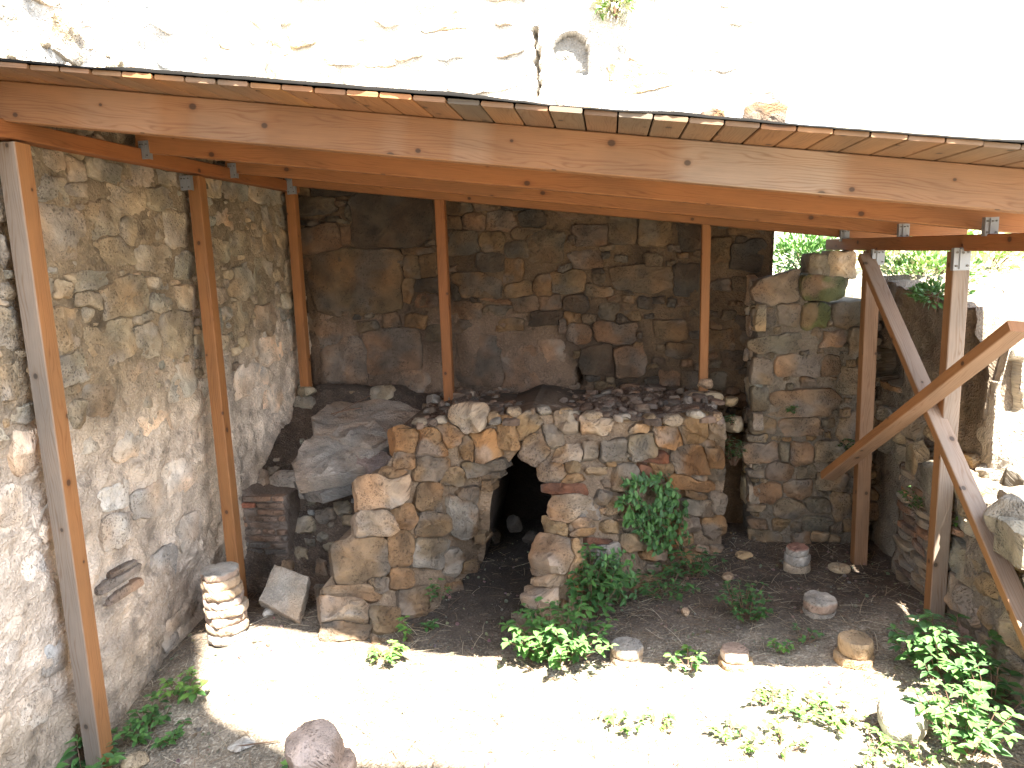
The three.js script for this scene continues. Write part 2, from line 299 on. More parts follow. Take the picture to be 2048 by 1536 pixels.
{
  const lines = (knots) => { const r = []; for (let i = 0; i + 2 < knots.length; i += 2) { const n = Math.max(1, Math.round((knots[i + 2] - knots[i]) / knots[i + 1])); for (let k = 0; k < n; k++) r.push(lerp(knots[i], knots[i + 2], k / n)); } r.push(knots[knots.length - 1]); return r; };
  const xs = lines([-90, 15, -15, 2, -5, 0.3, -2.4, 0.028, 2.7, 0.05, 4.6, 0.3, 5.5, 0.4, 9, 1, 20, 14, 90]), Fs = lines([-60, 15, -15, 3, -3, 0.5, 2.0, 0.028, 5.0, 0.06, 6.2, 0.2, 11, 1.5, 30, 15, 150]);
  const pos = [], uv = [], col = [], idx = [];
  for (const F of Fs) for (const x of xs) {
    const y = terrain(x, F); pos.push(x, y, -F); uv.push(x / 0.7, F / 0.7);
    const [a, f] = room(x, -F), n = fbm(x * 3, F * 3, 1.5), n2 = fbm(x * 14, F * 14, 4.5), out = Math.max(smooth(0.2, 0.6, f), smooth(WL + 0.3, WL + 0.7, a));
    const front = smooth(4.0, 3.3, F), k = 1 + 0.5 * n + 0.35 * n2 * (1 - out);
    const c = [lerp(lerp(0.155, 0.42, front), 0.42, out), lerp(lerp(0.116, 0.355, front), 0.37, out), lerp(lerp(0.086, 0.275, front), 0.27, out)]; const mouthShade = 1 - 0.62 * smooth(0.8, 0.2, Math.abs(x + 0.14 - 0.1 * (F - 4.4))) * smooth(3.4, 4.6, F); col.push(c[0] * k * mouthShade, c[1] * k * mouthShade, c[2] * k * mouthShade);  // passage floor darkened in its colour, standing for shade in the mouth
  }
  const W = xs.length; for (let j = 0; j + 1 < Fs.length; j++) for (let i = 0; i + 1 < W; i++) { const a = j * W + i; idx.push(a, a + 1, a + W + 1, a, a + W + 1, a + W); }
  const geo = new THREE.BufferGeometry(); geo.setIndex(idx);
  geo.setAttribute('position', new THREE.Float32BufferAttribute(pos, 3)); geo.setAttribute('uv', new THREE.Float32BufferAttribute(uv, 2)); geo.setAttribute('color', new THREE.Float32BufferAttribute(col, 3)); geo.computeVertexNormals();
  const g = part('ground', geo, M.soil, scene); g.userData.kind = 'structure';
}

// ---------------------------------------------------------------- the walls
const SL = planeSurface(Q0.clone(), D, RT), SB = planeSurface(Q0.clone(), RT, D.clone().negate());
{ // left wall: rubble above, worn plaster below, sunlit where it rises past the roof
  const t = thing('stone_wall', 'long left wall of irregular beige rubble with worn plaster below, behind the leaning posts', 'wall');
  const r = rng(11);
  const low = (u, v) => smooth(1.72, 1.18, v + 0.3 * fbm(u * 1.7, v * 1.7, 3.3) + 0.12 * (u + 3) * smooth(-3.2, -1.5, u) * -0.6);
  const colW = (u, v) => { const k = 1 + 0.35 * fbm(u * 3, v * 3, 6) + 0.2 * fbm(u * 13, v * 13, 7), l = low(u, v), w = fbm(u * 2, v * 2, 12), y = smooth(-0.1, 0.4, w), a = COL.mortar, b = COL.plaster;
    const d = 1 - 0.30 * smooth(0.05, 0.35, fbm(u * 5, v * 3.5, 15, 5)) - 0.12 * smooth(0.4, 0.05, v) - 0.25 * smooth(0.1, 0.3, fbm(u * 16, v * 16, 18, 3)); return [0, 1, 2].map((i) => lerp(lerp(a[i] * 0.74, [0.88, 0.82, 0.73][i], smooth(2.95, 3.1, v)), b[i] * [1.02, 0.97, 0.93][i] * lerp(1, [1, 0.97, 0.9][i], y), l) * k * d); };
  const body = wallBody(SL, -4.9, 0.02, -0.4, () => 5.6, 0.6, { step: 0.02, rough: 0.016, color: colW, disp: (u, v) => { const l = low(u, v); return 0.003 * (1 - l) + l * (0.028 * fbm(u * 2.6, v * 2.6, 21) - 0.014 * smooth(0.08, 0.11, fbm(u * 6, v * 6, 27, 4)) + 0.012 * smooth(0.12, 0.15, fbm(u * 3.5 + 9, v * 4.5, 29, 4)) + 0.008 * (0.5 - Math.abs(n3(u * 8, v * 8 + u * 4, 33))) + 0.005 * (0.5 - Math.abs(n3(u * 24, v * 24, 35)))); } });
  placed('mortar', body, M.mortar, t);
  const A = [[118, 470, 104, 112], [198, 441, 66, 66], [270, 462, 62, 52], [260, 403, 80, 48], [321, 400, 62, 46], [92, 380, 74, 60], [202, 342, 70, 42], [280, 352, 62, 46], [150, 343, 34, 50], [106, 318, 50, 36], [155, 381, 56, 24], [338, 355, 46, 30], [350, 455, 50, 70], [318, 455, 18, 48], [253, 378, 30, 18], [58, 335, 30, 34], [219, 506, 92, 62], [308, 516, 70, 52], [366, 530, 40, 46], [176, 559, 80, 44], [246, 592, 94, 72], [315, 564, 36, 22], [130, 663, 72, 84], [219, 684, 96, 82], [294, 680, 54, 66], [356, 667, 66, 84], [144, 738, 72, 64], [321, 605, 44, 40], [373, 595, 40, 50], [178, 602, 42, 28], [126, 578, 38, 36], [96, 570, 28, 34], [294, 632, 26, 20], [174, 636, 20, 30], [154, 527, 40, 20], [103, 540, 30, 22]];
  const B = [[448, 437, 44, 42], [533, 441, 28, 48], [510, 458, 24, 30], [513, 489, 22, 38], [478, 486, 36, 42], [441, 499, 34, 38], [543, 499, 38, 58], [527, 550, 38, 58], [530, 636, 42, 58], [441, 591, 22, 22], [562, 478, 26, 36], [424, 376, 36, 38], [468, 383, 52, 34], [533, 386, 58, 48], [565, 432, 24, 40], [15, 660, 46, 76], [14, 585, 28, 40], [12, 505, 26, 60], [20, 760, 44, 70]];
  const C = [[273, 773, 72, 94], [205, 793, 64, 84], [366, 759, 58, 68], [318, 850, 78, 56], [260, 885, 56, 56], [505, 760, 60, 60], [540, 800, 50, 60], [170, 880, 60, 50], [360, 950, 60, 60], [300, 1000, 70, 60], [380, 1060, 40, 60], [240, 1060, 60, 60], [330, 1130, 50, 70], [355, 1255, 60, 60], [110, 1030, 60, 70], [60, 900, 60, 80], [20, 1010, 50, 70], [40, 1290, 60, 70], [70, 1420, 60, 60], [300, 1330, 50, 70], [420, 860, 30, 60], [540, 700, 44, 50]];
  const fl = { flush: true };
  const laid = layStones(SL, [...A, ...B, ...C.map((e) => [...e, fl])], { seed: 5, box: [-4.4, -0.03, -0.05, 3.2], gap: 0.0045, grow: 1.16, warp: 0.024, warpFreq: 11,
    fill: [{ w: 0.22, h: 0.18, n: 500, where: (u, v) => v > 1.5 && (u < -3.2 || v > 2.45 || u > -1.6) }, { w: 0.12, h: 0.09, n: 900, where: (u, v) => v > 1.4 }, { w: 0.07, h: 0.05, n: 1800, where: (u, v) => v > 1.45 && u > -3.6 }, { w: 0.045, h: 0.03, n: 1400, where: (u, v) => v > 1.5 && u > -3.3 && u < -0.8 }, { w: 0.2, h: 0.13, n: 40, where: (u, v) => v <= 1.2, opt: fl }] });
  laid.sort((a, b) => b.a * b.b - a.a * a.b);
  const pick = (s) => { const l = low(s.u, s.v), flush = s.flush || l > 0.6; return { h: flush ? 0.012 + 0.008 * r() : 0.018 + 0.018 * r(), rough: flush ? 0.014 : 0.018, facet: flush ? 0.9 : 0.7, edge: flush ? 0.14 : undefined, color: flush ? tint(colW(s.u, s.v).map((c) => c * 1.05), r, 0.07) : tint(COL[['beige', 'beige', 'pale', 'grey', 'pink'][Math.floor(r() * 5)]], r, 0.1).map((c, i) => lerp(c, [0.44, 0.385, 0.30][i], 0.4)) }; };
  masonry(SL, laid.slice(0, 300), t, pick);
  const restG = laid.slice(300).map((s) => stoneGeo(SL, s.poly, pick(s)));
  if (restG.length) { const q = placed('small_stones', mergeGeometries(restG), M.stone, t); q.userData.kind = 'stuff'; }
  // two thin bricks in the slot broken into the plaster, low on the wall
  const bricks = layStones(SL, [[238, 1157, 84, 20, { p: 5, rot: 0 }], [250, 1180, 70, 16, { p: 5, rot: 0 }], [247, 1136, 50, 12, { p: 5, rot: 0 }]], { seed: 8, gap: 0.004, grow: 1.05, warp: 0.008 });
  masonry(SL, bricks, t, () => ({ name: 'brick', h: 0.03, rough: 0.008, color: tint([0.34, 0.25, 0.19], r) }));
  // sunlit masonry above the roof
  const up = layStones(SL, [], { seed: 15, box: [-3.5, 0, 3.25, 5.5], gap: 0.012, grow: 1.25, fill: [{ w: 0.4, h: 0.3, n: 120 }, { w: 0.2, h: 0.16, n: 260 }] });
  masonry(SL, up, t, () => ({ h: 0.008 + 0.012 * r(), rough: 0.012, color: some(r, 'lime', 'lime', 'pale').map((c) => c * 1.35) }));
}
{ // back wall, with the niche and the crack in its sunlit upper part
  const t = thing('stone_wall', 'tall back wall of large old blocks, dark under the roof and sun-bleached above it', 'wall');
  const r = rng(21), nic = SB.fromPx(1140, 108), nw = 0.125, crack0 = SB.fromPx(1071, 62), crack1 = SB.fromPx(1078, 188), edge = SB.fromPx(1548, 480)[0];
  const crack = (u, v) => { const tt = clamp((crack0[1] - v) / (crack0[1] - crack1[1])), x = lerp(crack0[0], crack1[0], tt) + 0.012 * n3(v * 18, 1, 2); return v < crack0[1] + 0.02 && v > crack1[1] - 0.02 ? smooth(0.022 + 0.012 * n3(v * 9, 3, 3), 0.008, Math.abs(u - x)) : 0; };
  const niche = (u, v) => { const x = (u - nic[0]) / nw, y = v - nic[1]; const top = 0.02 + nw * Math.sqrt(Math.max(0, 1 - x * x)); return Math.abs(x) < 1 && y > -0.14 && y < top ? 1 : 0; };
  const plast = (u, v) => smooth(1.85, 1.5, v + 0.3 * fbm(u * 2, v * 2, 5)) * smooth(2.6, 1.9, u);
  const su = SB.fromPx(1035, 1000)[0], mouthShadeB = (u, v) => 1 - 0.88 * smooth(0.75, 0.45, Math.abs(u - su)) * smooth(1.0, 0.85, v);  // wall seen through the mouth painted darker, as deep shade
  const colB = (u, v) => { const k = 1 + 0.4 * fbm(u * 2.5, v * 2.5, 16) + 0.25 * fbm(u * 9, v * 9, 17), w = plast(u, v), b = COL.plaster, a = COL.mortar, st = 1 - 0.5 * smooth(0.08, 0.35, fbm(u * 2.2 + 3, v * 1.3, 19)); return [0, 1, 2].map((i) => lerp(a[i] * [0.27, 0.225, 0.19][i], b[i] * [0.245, 0.19, 0.155][i], w) * k * (v < 3 ? st : 1) * mouthShadeB(u, v)); };
  const topV = (u) => u < edge ? 5.6 : 2.0;
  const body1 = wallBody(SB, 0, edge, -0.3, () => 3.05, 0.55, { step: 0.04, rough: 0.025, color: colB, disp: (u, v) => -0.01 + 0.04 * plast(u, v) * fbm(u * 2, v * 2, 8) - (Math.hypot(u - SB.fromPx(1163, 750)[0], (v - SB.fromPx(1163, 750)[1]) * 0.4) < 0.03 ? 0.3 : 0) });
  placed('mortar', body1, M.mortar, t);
  const body2 = wallBody(SB, -0.3, edge - 0.02, 3.05, (u) => 5.6 - 0.12 * Math.abs(n3(u * 4, 1, 1)), 0.55, { step: 0.016, rough: 0.02, vmax: 5.6, color: (u, v) => { const k = 1 + 0.3 * fbm(u * 3, v * 3, 26); const q = 1 - 0.62 * niche(u, v); return [0.86 * k * q, 0.80 * k * q, 0.71 * k * q]; }, disp: (u, v) => -0.13 * crack(u, v) - 0.055 * niche(u, v) });  // niche recess coloured darker so that it reads as shaded
  placed('mortar', body2, M.mortar, t);
  const big = { p: 4.6, rot: 0, big: true };
  const A = [[778, 440, 146, 114, big], [714, 562, 168, 128, big], [642, 476, 76, 52], [669, 380, 84, 24], [608, 379, 20, 20], [635, 411, 70, 34], [698, 425, 13, 30], [618, 445, 36, 10], [676, 440, 50, 11], [693, 473, 18, 32], [615, 528, 22, 28], [823, 538, 32, 44], [857, 534, 34, 48], [854, 569, 48, 26], [816, 579, 20, 48], [854, 600, 38, 24], [834, 504, 58, 15], [919, 415, 48, 32], [967, 413, 38, 17], [1028, 411, 44, 22], [905, 444, 34, 24], [946, 442, 42, 34], [1001, 442, 54, 40], [926, 487, 58, 46], [982, 485, 46, 38], [1035, 500, 50, 30], [1052, 466, 58, 22], [1093, 493, 68, 58], [981, 524, 58, 32], [1028, 541, 38, 58], [953, 572, 88, 48], [912, 586, 18, 32], [1087, 572, 32, 38], [1134, 565, 64, 42], [1199, 582, 46, 24]];
  const B = [[1039, 579, 50, 30], [933, 623, 58, 34], [994, 623, 60, 20], [1049, 608, 50, 32], [1100, 604, 42, 32], [1153, 608, 48, 32], [990, 601, 58, 9], [1093, 637, 64, 28], [1148, 637, 32, 22], [1158, 666, 42, 42], [1124, 651, 18, 28], [1216, 623, 38, 28], [1247, 637, 34, 24], [1260, 633, 40, 26], [1232, 664, 78, 42], [1290, 604, 30, 20], [1246, 442, 58, 86], [1310, 460, 60, 60], [1294, 558, 126, 46], [1260, 726, 62, 58], [1198, 722, 68, 54], [1444, 572, 42, 22], [1489, 569, 48, 28], [1492, 512, 68, 56], [1431, 651, 20, 13], [1441, 681, 48, 38], [1458, 630, 28, 18], [1370, 560, 50, 60], [1380, 470, 44, 60], [1180, 470, 60, 40], [1170, 520, 60, 34], [1440, 500, 40, 50], [1340, 660, 60, 40]];
  const Cc = [[780, 700, 110, 80], [690, 720, 90, 80], [960, 720, 90, 90], [1040, 740, 80, 80], [1100, 720, 50, 70], [830, 770, 60, 50], [650, 660, 60, 70]];
  const laid = layStones(SB, [...A, ...B, ...Cc.map((e) => [...e, { flush: true }])], { seed: 25, box: [0.02, edge - 0.02, 0.9, 3.1], gap: 0.004, grow: 1.16, warp: 0.02, warpFreq: 10,
    fill: [{ w: 0.3, h: 0.2, n: 200, where: (u, v) => v > 1.9 }, { w: 0.16, h: 0.12, n: 500, where: (u, v) => v > 1.5 || u > 2.2 }, { w: 0.08, h: 0.05, n: 900, where: (u, v) => v > 1.6 || u > 2.2 }] });
  laid.sort((a, b) => b.a * b.b - a.a * a.b);
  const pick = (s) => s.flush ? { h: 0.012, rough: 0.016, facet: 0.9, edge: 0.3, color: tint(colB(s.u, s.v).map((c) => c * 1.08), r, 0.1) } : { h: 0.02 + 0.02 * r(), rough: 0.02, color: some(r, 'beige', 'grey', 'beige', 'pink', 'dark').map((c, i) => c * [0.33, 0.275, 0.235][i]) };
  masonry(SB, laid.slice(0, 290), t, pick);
  const rest = laid.slice(290).map((s) => stoneGeo(SB, s.poly, pick(s))); if (rest.length) placed('small_stones', mergeGeometries(rest), M.stone, t).userData.kind = 'stuff';
  const up = layStones(SB, [[1110, 40, 90, 60], [690, 118, 70, 26], [960, 150, 110, 60], [900, 90, 60, 60], [640, 150, 60, 40], [1220, 40, 60, 70], [1498, 36, 60, 30]], { seed: 35, box: [-0.1, edge - 0.1, 3.1, 5.4], gap: 0.014, grow: 1.2, where: (u, v) => !niche(u, v) && !(Math.abs(u - nic[0]) < 0.3 && Math.abs(v - nic[1]) < 0.26), fill: [{ w: 0.36, h: 0.26, n: 200 }, { w: 0.18, h: 0.12, n: 200 }] });
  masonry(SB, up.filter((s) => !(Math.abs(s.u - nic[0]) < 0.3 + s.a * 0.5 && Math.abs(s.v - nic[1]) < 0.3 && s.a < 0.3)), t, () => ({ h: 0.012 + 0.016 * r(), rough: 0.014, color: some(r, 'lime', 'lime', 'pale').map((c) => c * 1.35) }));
}
const QP = at(1507, 900, 5.02).setY(0);                          // left front corner of the wall beside the furnace
const SP = planeSurface(QP.clone(), RT, D.clone().negate());
const WR = v3(0, 0, 0).copy(at(1747, 700, 5.04)).setY(0);         // where the right wall starts
const WN = at(1978, 800, 3.73).setY(0), DR = WN.clone().sub(WR).normalize();
const SR = planeSurface(WR.clone(), DR, DR.clone().cross(UP));
{ // wall section right of the furnace
  const t = thing('stone_wall', 'short lit wall section of stacked blocks with mossy stones on top, right of the furnace', 'wall');
  const r = rng(31), w = SP.fromPx(1750, 800)[0], h0 = SP.fromPx(1560, 556)[1], h1 = SP.fromPx(1640, 606)[1];
  const topv = (u) => lerp(h0, h1, smooth(0.26 * w + 0.04, 0.46 * w, u)) - 0.03 * Math.abs(n3(u * 9, 1, 5));
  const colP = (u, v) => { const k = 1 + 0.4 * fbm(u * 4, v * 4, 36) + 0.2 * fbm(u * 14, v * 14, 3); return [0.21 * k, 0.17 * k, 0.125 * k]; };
  placed('mortar', wallBody(SP, 0, w, -0.2, topv, 0.9, { step: 0.028, rough: 0.022, vmax: h0, color: colP }), M.mortar, t);
  const A = [[1553, 581, 88, 56], [1530, 637, 46, 40], [1577, 631, 42, 44], [1553, 687, 98, 36], [1597, 729, 98, 42], [1600, 807, 138, 54], [1641, 577, 88, 48, { moss: 0.5, p: 4 }], [1628, 632, 54, 52, { moss: 0.4, p: 4 }], [1697, 631, 66, 50, { p: 4 }], [1665, 678, 46, 30], [1709, 684, 24, 58], [1659, 731, 34, 38], [1530, 851, 52, 34], [1600, 853, 88, 34], [1524, 904, 66, 42], [1567, 904, 20, 40], [1602, 908, 42, 48], [1532, 986, 58, 40], [1559, 943, 48, 38], [1594, 978, 52, 38], [1614, 943, 38, 28], [1660, 962, 60, 34, { out: 0.05 }], [1579, 1017, 62, 34], [1633, 1010, 48, 28], [1563, 1047, 34, 24], [1590, 1050, 24, 22], [1631, 1045, 58, 28], [1684, 1013, 38, 48], [1530, 1072, 60, 26], [1700, 760, 50, 50], [1700, 860, 50, 60], [1660, 900, 60, 40], [1710, 920, 40, 50], [1525, 740, 40, 50], [1522, 795, 34, 50]];
  const laid = layStones(SP, A, { seed: 45, box: [0.01, w, 0, h0], gap: 0.006, grow: 1.18, warp: 0.016, warpFreq: 12, where: (u, v) => v < topv(u) - 0.03, fill: [{ w: 0.2, h: 0.13, n: 120 }, { w: 0.1, h: 0.07, n: 400 }, { w: 0.055, h: 0.04, n: 500 }] });
  const moss = (m) => (u, v, q, p) => { const k = smooth(0.0, 0.25, fbm(u * 9, v * 9, 4) + m - 0.35) * 0.8; return [lerp(q[0], 0.09, k), lerp(q[1], 0.12, k), lerp(q[2], 0.03, k)]; };
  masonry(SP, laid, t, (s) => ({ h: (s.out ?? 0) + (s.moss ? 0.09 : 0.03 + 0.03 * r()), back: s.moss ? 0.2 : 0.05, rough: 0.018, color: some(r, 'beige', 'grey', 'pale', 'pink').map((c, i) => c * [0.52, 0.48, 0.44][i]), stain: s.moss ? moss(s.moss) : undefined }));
  // the left return of this wall
  const SQ = planeSurface(QP.clone().addScaledVector(RT, 0.001), D.clone(), RT.clone().negate());
  SQ.U = D.clone().negate(); const S2 = planeSurface(QP.clone(), D.clone().negate(), RT.clone().negate());
  const laid2 = layStones(S2, [], { seed: 46, box: [-0.8, -0.03, 0.3, h0 - 0.03], gap: 0.006, grow: 1.2, fill: [{ w: 0.22, h: 0.16, n: 80 }, { w: 0.1, h: 0.08, n: 160 }] });
  masonry(S2, laid2, t, () => ({ h: 0.02 + 0.02 * r(), rough: 0.016, color: some(r, 'beige', 'grey', 'pink') }));
  // two loose blocks standing on the top
  for (const [px, py, ww, hh, c] of [[1682, 530, 60, 60, 'pale'], [1638, 533, 42, 50, 'grey']]) {
    const b = layStones(SP, [[px, py, ww, hh, { p: 4.5, rot: -0.12 }]], { seed: px, grow: 1, gap: 0 }); const k = thing('stone_block', c === 'pale' ? 'tall pale block standing on the mossy wall top, beside the small bush' : 'grey block on the mossy wall top, left of the tall pale one', 'stone block', null);
    for (const s of b) placed('block', stoneGeo(SP, s.poly, { h: 0.04, back: 0.2, rough: 0.02, cap: true, color: tint(COL[c], r) }), M.stone, k);
  }
}
{ // right wall, plastered, running towards the viewer
  const t = thing('plastered_wall', 'brown plastered right wall behind the crossed braces, with a broken sloping top', 'wall');
  const r = rng(41), u1 = SR.fromPx(1978, 800)[0], pt = (px, py) => SR.fromPx(px, py), k0 = pt(1752, 556), k1 = pt(1850, 590), k2 = pt(1905, 604), k3 = pt(1945, 615), k4 = pt(1975, 700);
  const topR = (u) => { const K = [k0, k1, k2, k3, k4]; let v = k0[1]; for (let i = 0; i < 4; i++) if (u > K[i][0]) v = lerp(K[i][1], K[i + 1][1], clamp((u - K[i][0]) / (K[i + 1][0] - K[i][0]))); return v + 0.02 * n3(u * 14, 2, 7); };
  const nA = pt(1750, 690), nB = pt(1805, 770);
  const colR = (u, v) => { const k = 1 + 0.4 * fbm(u * 3, v * 2, 46) + 0.2 * fbm(u * 12, v * 12, 47), s = 1 - 0.4 * smooth(0.05, 0.3, fbm(u * 5, v * 0.9, 48)), y = smooth(-0.2, 0.3, fbm(u * 2, v * 2, 49)); return [0.27 * k * s, lerp(0.205, 0.22, y) * k * s, lerp(0.145, 0.16, y) * k * s]; };
  placed('plaster', wallBody(SR, -0.02, u1, -0.2, topR, 0.5, { step: 0.025, rough: 0.02, vmax: k0[1], color: colR, disp: (u, v) => 0.035 * fbm(u * 3, v * 2.4, 51) - 0.02 * smooth(0.15, 0.3, fbm(u * 9, v * 6, 52)) - (u > nA[0] && u < nB[0] && v < nA[1] && v > nB[1] ? 0.12 : 0) }), M.mortar, t);
  const laid = layStones(SR, [], { seed: 55, box: [0, u1, 0.75, 1.0], gap: 0.006, grow: 1.2, fill: [{ w: 0.22, h: 0.12, n: 60 }, { w: 0.12, h: 0.08, n: 60 }] });
  masonry(SR, laid, t, () => ({ h: 0.05, rough: 0.018, color: some(r, 'beige', 'grey') }));
  const wd = layStones(SR, [[1776, 772, 52, 12, { p: 6, rot: 0 }]], { seed: 3, grow: 1, gap: 0 }); for (const s of wd) placed('lintel', stoneGeo(SR, s.poly, { h: 0.02, rough: 0.003, color: [0.35, 0.2, 0.09] }), M.stone, t);
}
const QL = Q0.clone().addScaledVector(RT, WL);
const SG = planeSurface(QL.clone(), D.clone().negate(), RT.clone().negate());   // face of the ledge, u grows towards the viewer
{ // ledge along the right wall: thin brick courses at the back, rubble in front
  const t = thing('stone_ledge', 'low ledge along the right side, thin brick courses behind and tumbled rubble in front', 'ledge');
  const r = rng(61), ub = 0.85, ue = 4.0, split = SG.fromPx(1880, 1200)[0];
  const topv = (u) => 0.80 + 0.12 * smooth(1.9, 2.6, u) + 0.06 * n3(u * 4, 1, 9) - 0.1 * smooth(1.2, 0.85, u);
  placed('mortar', wallBody(SG, ub, ue, -0.25, topv, 0.55, { step: 0.022, rough: 0.03, vmax: 0.95, color: (u, v) => { const k = 1 + 0.4 * fbm(u * 6, v * 6, 66); return [0.27 * k, 0.22 * k, 0.165 * k]; }, disp: (u, v) => 0.02 * fbm(u * 3, v * 3, 67) }), M.mortar, t);
  const rows = []; for (let j = 0; j < 13; j++) { let u = ub + 0.1 * r(); while (u < split) { const w = 0.16 + 0.12 * r(); if (r() > 0.12) rows.push({ u: u + w / 2, v: 0.04 + j * 0.056 + 0.012 * n3(u * 3, j, 2), a: w / 2, b: 0.02 + 0.004 * r() }); u += w + 0.014; } }
  for (const s of rows) {
    const poly = []; for (let k = 0; k < 18; k++) { const q = (k / 18) * 2 * Math.PI, c = Math.cos(q), d = Math.sin(q), m = Math.pow(Math.abs(c) ** 6 + Math.abs(d) ** 6, -1 / 6) * (0.95 + 0.08 * r()); poly.push([s.u + c * m * s.a, s.v + d * m * s.b]); }
    placed('brick', stoneGeo(SG, poly, { h: 0.025 + 0.03 * r(), rough: 0.008, color: tint(r() < 0.3 ? [0.30, 0.17, 0.10] : [0.36, 0.28, 0.19], r, 0.25) }), M.stone, t);
  }
  const A = [[1930, 1123, 70, 58], [1930, 1197, 58, 58], [2008, 1244, 86, 78], [1973, 1294, 50, 48], [2015, 1300, 60, 58], [1938, 1270, 34, 70, { red: 1 }], [2020, 1090, 60, 60], [1985, 1180, 50, 50], [2025, 1380, 60, 70], [1960, 1365, 50, 50], [2020, 1470, 60, 60], [1975, 1440, 40, 50]];
  const laid = layStones(SG, A, { seed: 65, box: [split - 0.05, ue, 0, 0.86], gap: 0.007, grow: 1.2, warp: 0.02, fill: [{ w: 0.2, h: 0.14, n: 80 }, { w: 0.1, h: 0.07, n: 160 }] });
  masonry(SG, laid, t, (s) => ({ h: 0.025 + 0.03 * r(), rough: 0.025, color: s.red ? [0.33, 0.24, 0.2] : some(r, 'beige', 'grey', 'beige', 'pink').map((c) => c * 0.72) }));
  const ST = planeSurface(QL.clone().setY(0.86), D.clone().negate(), UP.clone(), RT.clone());
  const topS = layStones(ST, [[1815, 900, 70, 40], [1860, 960, 70, 50]], { seed: 66, box: [ub, ue, -0.02, 0.5], gap: 0.01, grow: 1.15, fill: [{ w: 0.25, h: 0.2, n: 50 }, { w: 0.12, h: 0.1, n: 60 }] });
  masonry(ST, topS, t, () => ({ h: 0.02 + 0.04 * r(), back: 0.12, rough: 0.025, color: some(r, 'beige', 'grey', 'dark').map((c) => c * 0.7) }));
}
{ // sunlit wall out beyond the right wall
  const O = SR.toWorld(SR.fromPx(1978, 800)[0] + 0.05, 0, 0).addScaledVector(RT, 0.01), S = planeSurface(O, RT, D.clone().negate()), r = rng(71);
  const t = thing('stone_wall', 'glaring sunlit end of masonry at the far right edge, split by a brown upright crevice', 'wall');
  const cx = S.fromPx(2028, 775), top = S.fromPx(1985, 668)[1];
  const cr = (u, v) => smooth(0.04, 0.022, Math.abs(u - cx[0] - 0.02 * n3(v * 5, 1, 1))) * smooth(0.16, 0.1, Math.abs(v - cx[1]));
  placed('mortar', wallBody(S, -0.01, 2.4, 0.3, (u) => top - 0.25 * smooth(0.05, 0, u) + 0.04 * n3(u * 5, 1, 3), 0.4, { step: 0.014, rough: 0.03, vmax: top, color: (u, v) => { const k = 1 + 0.3 * fbm(u * 4, v * 4, 76), q = 1 - 0.75 * cr(u, v); return [0.55 * k * q, 0.48 * k * q, 0.38 * k * q]; }, disp: (u, v) => 0.03 * fbm(u * 3, v * 3, 77) - 0.16 * cr(u, v) }), M.mortar, t);
  const laid = layStones(S, [], { seed: 75, box: [0.03, 1.6, 0.8, top - 0.05], gap: 0.012, grow: 1.2, where: (u, v) => Math.abs(u - cx[0]) > 0.11, fill: [{ w: 0.3, h: 0.22, n: 60 }] });
  masonry(S, laid, t, () => ({ h: 0.03, rough: 0.02, color: some(r, 'pale', 'lime') }));
}
{ // unseen mass added behind the viewer, outlined to throw the round-edged shadow lower left
  const S = planeSurface(v3(0, 0, 0.7), v3(-1, 0, 0), v3(0, 0, -1));
  const t = thing('shadow_blocker', 'unseen stone mass added behind the viewer to shade the lower left', 'light_blocker');
  const shp = new THREE.Shape(); const cast = (px, py) => { const g = onGround(px, py), s = (g.z - 0.7) / -SUN.z * -1; const k = (0.7 - g.z) / SUN.z; return [g.x + SUN.x * k, g.y + SUN.y * k]; };
  const e = [cast(860, 1526), cast(740, 1530), cast(600, 1510), cast(500, 1465), cast(430, 1425), cast(402, 1360), cast(408, 1295)];
  shp.moveTo(-0.9, 0); shp.lineTo(e[0][0] + 0.25, 0); shp.lineTo(e[0][0] + 0.25, e[0][1] - 0.12); for (const q of e) shp.lineTo(q[0], q[1]);
  shp.lineTo(e[6][0] - 0.02, e[6][1] + 0.3); shp.lineTo(e[6][0] - 0.2, 11.7); shp.lineTo(-0.9, 11.4); shp.closePath();
  const geo = new THREE.ExtrudeGeometry(shp, { depth: 0.9, bevelEnabled: false }); geo.translate(0, 0, 0.7);
  const n = geo.attributes.position.count, c = new Float32Array(n * 3); for (let i = 0; i < n; i++) c.set(COL.beige, i * 3); geo.setAttribute('color', new THREE.BufferAttribute(c, 3));
  placed('masonry', geo, M.stone, t);
}
// ---------------------------------------------------------------- the vaulted furnace in the middle
const inside = (poly, x, y) => { let c = false; for (let i = 0, j = poly.length - 1; i < poly.length; j = i++) { const [a, b] = poly[i], [p, q] = poly[j]; if ((b > y) !== (q > y) && x < (p - a) * (y - b) / (q - b) + a) c = !c; } return c; };
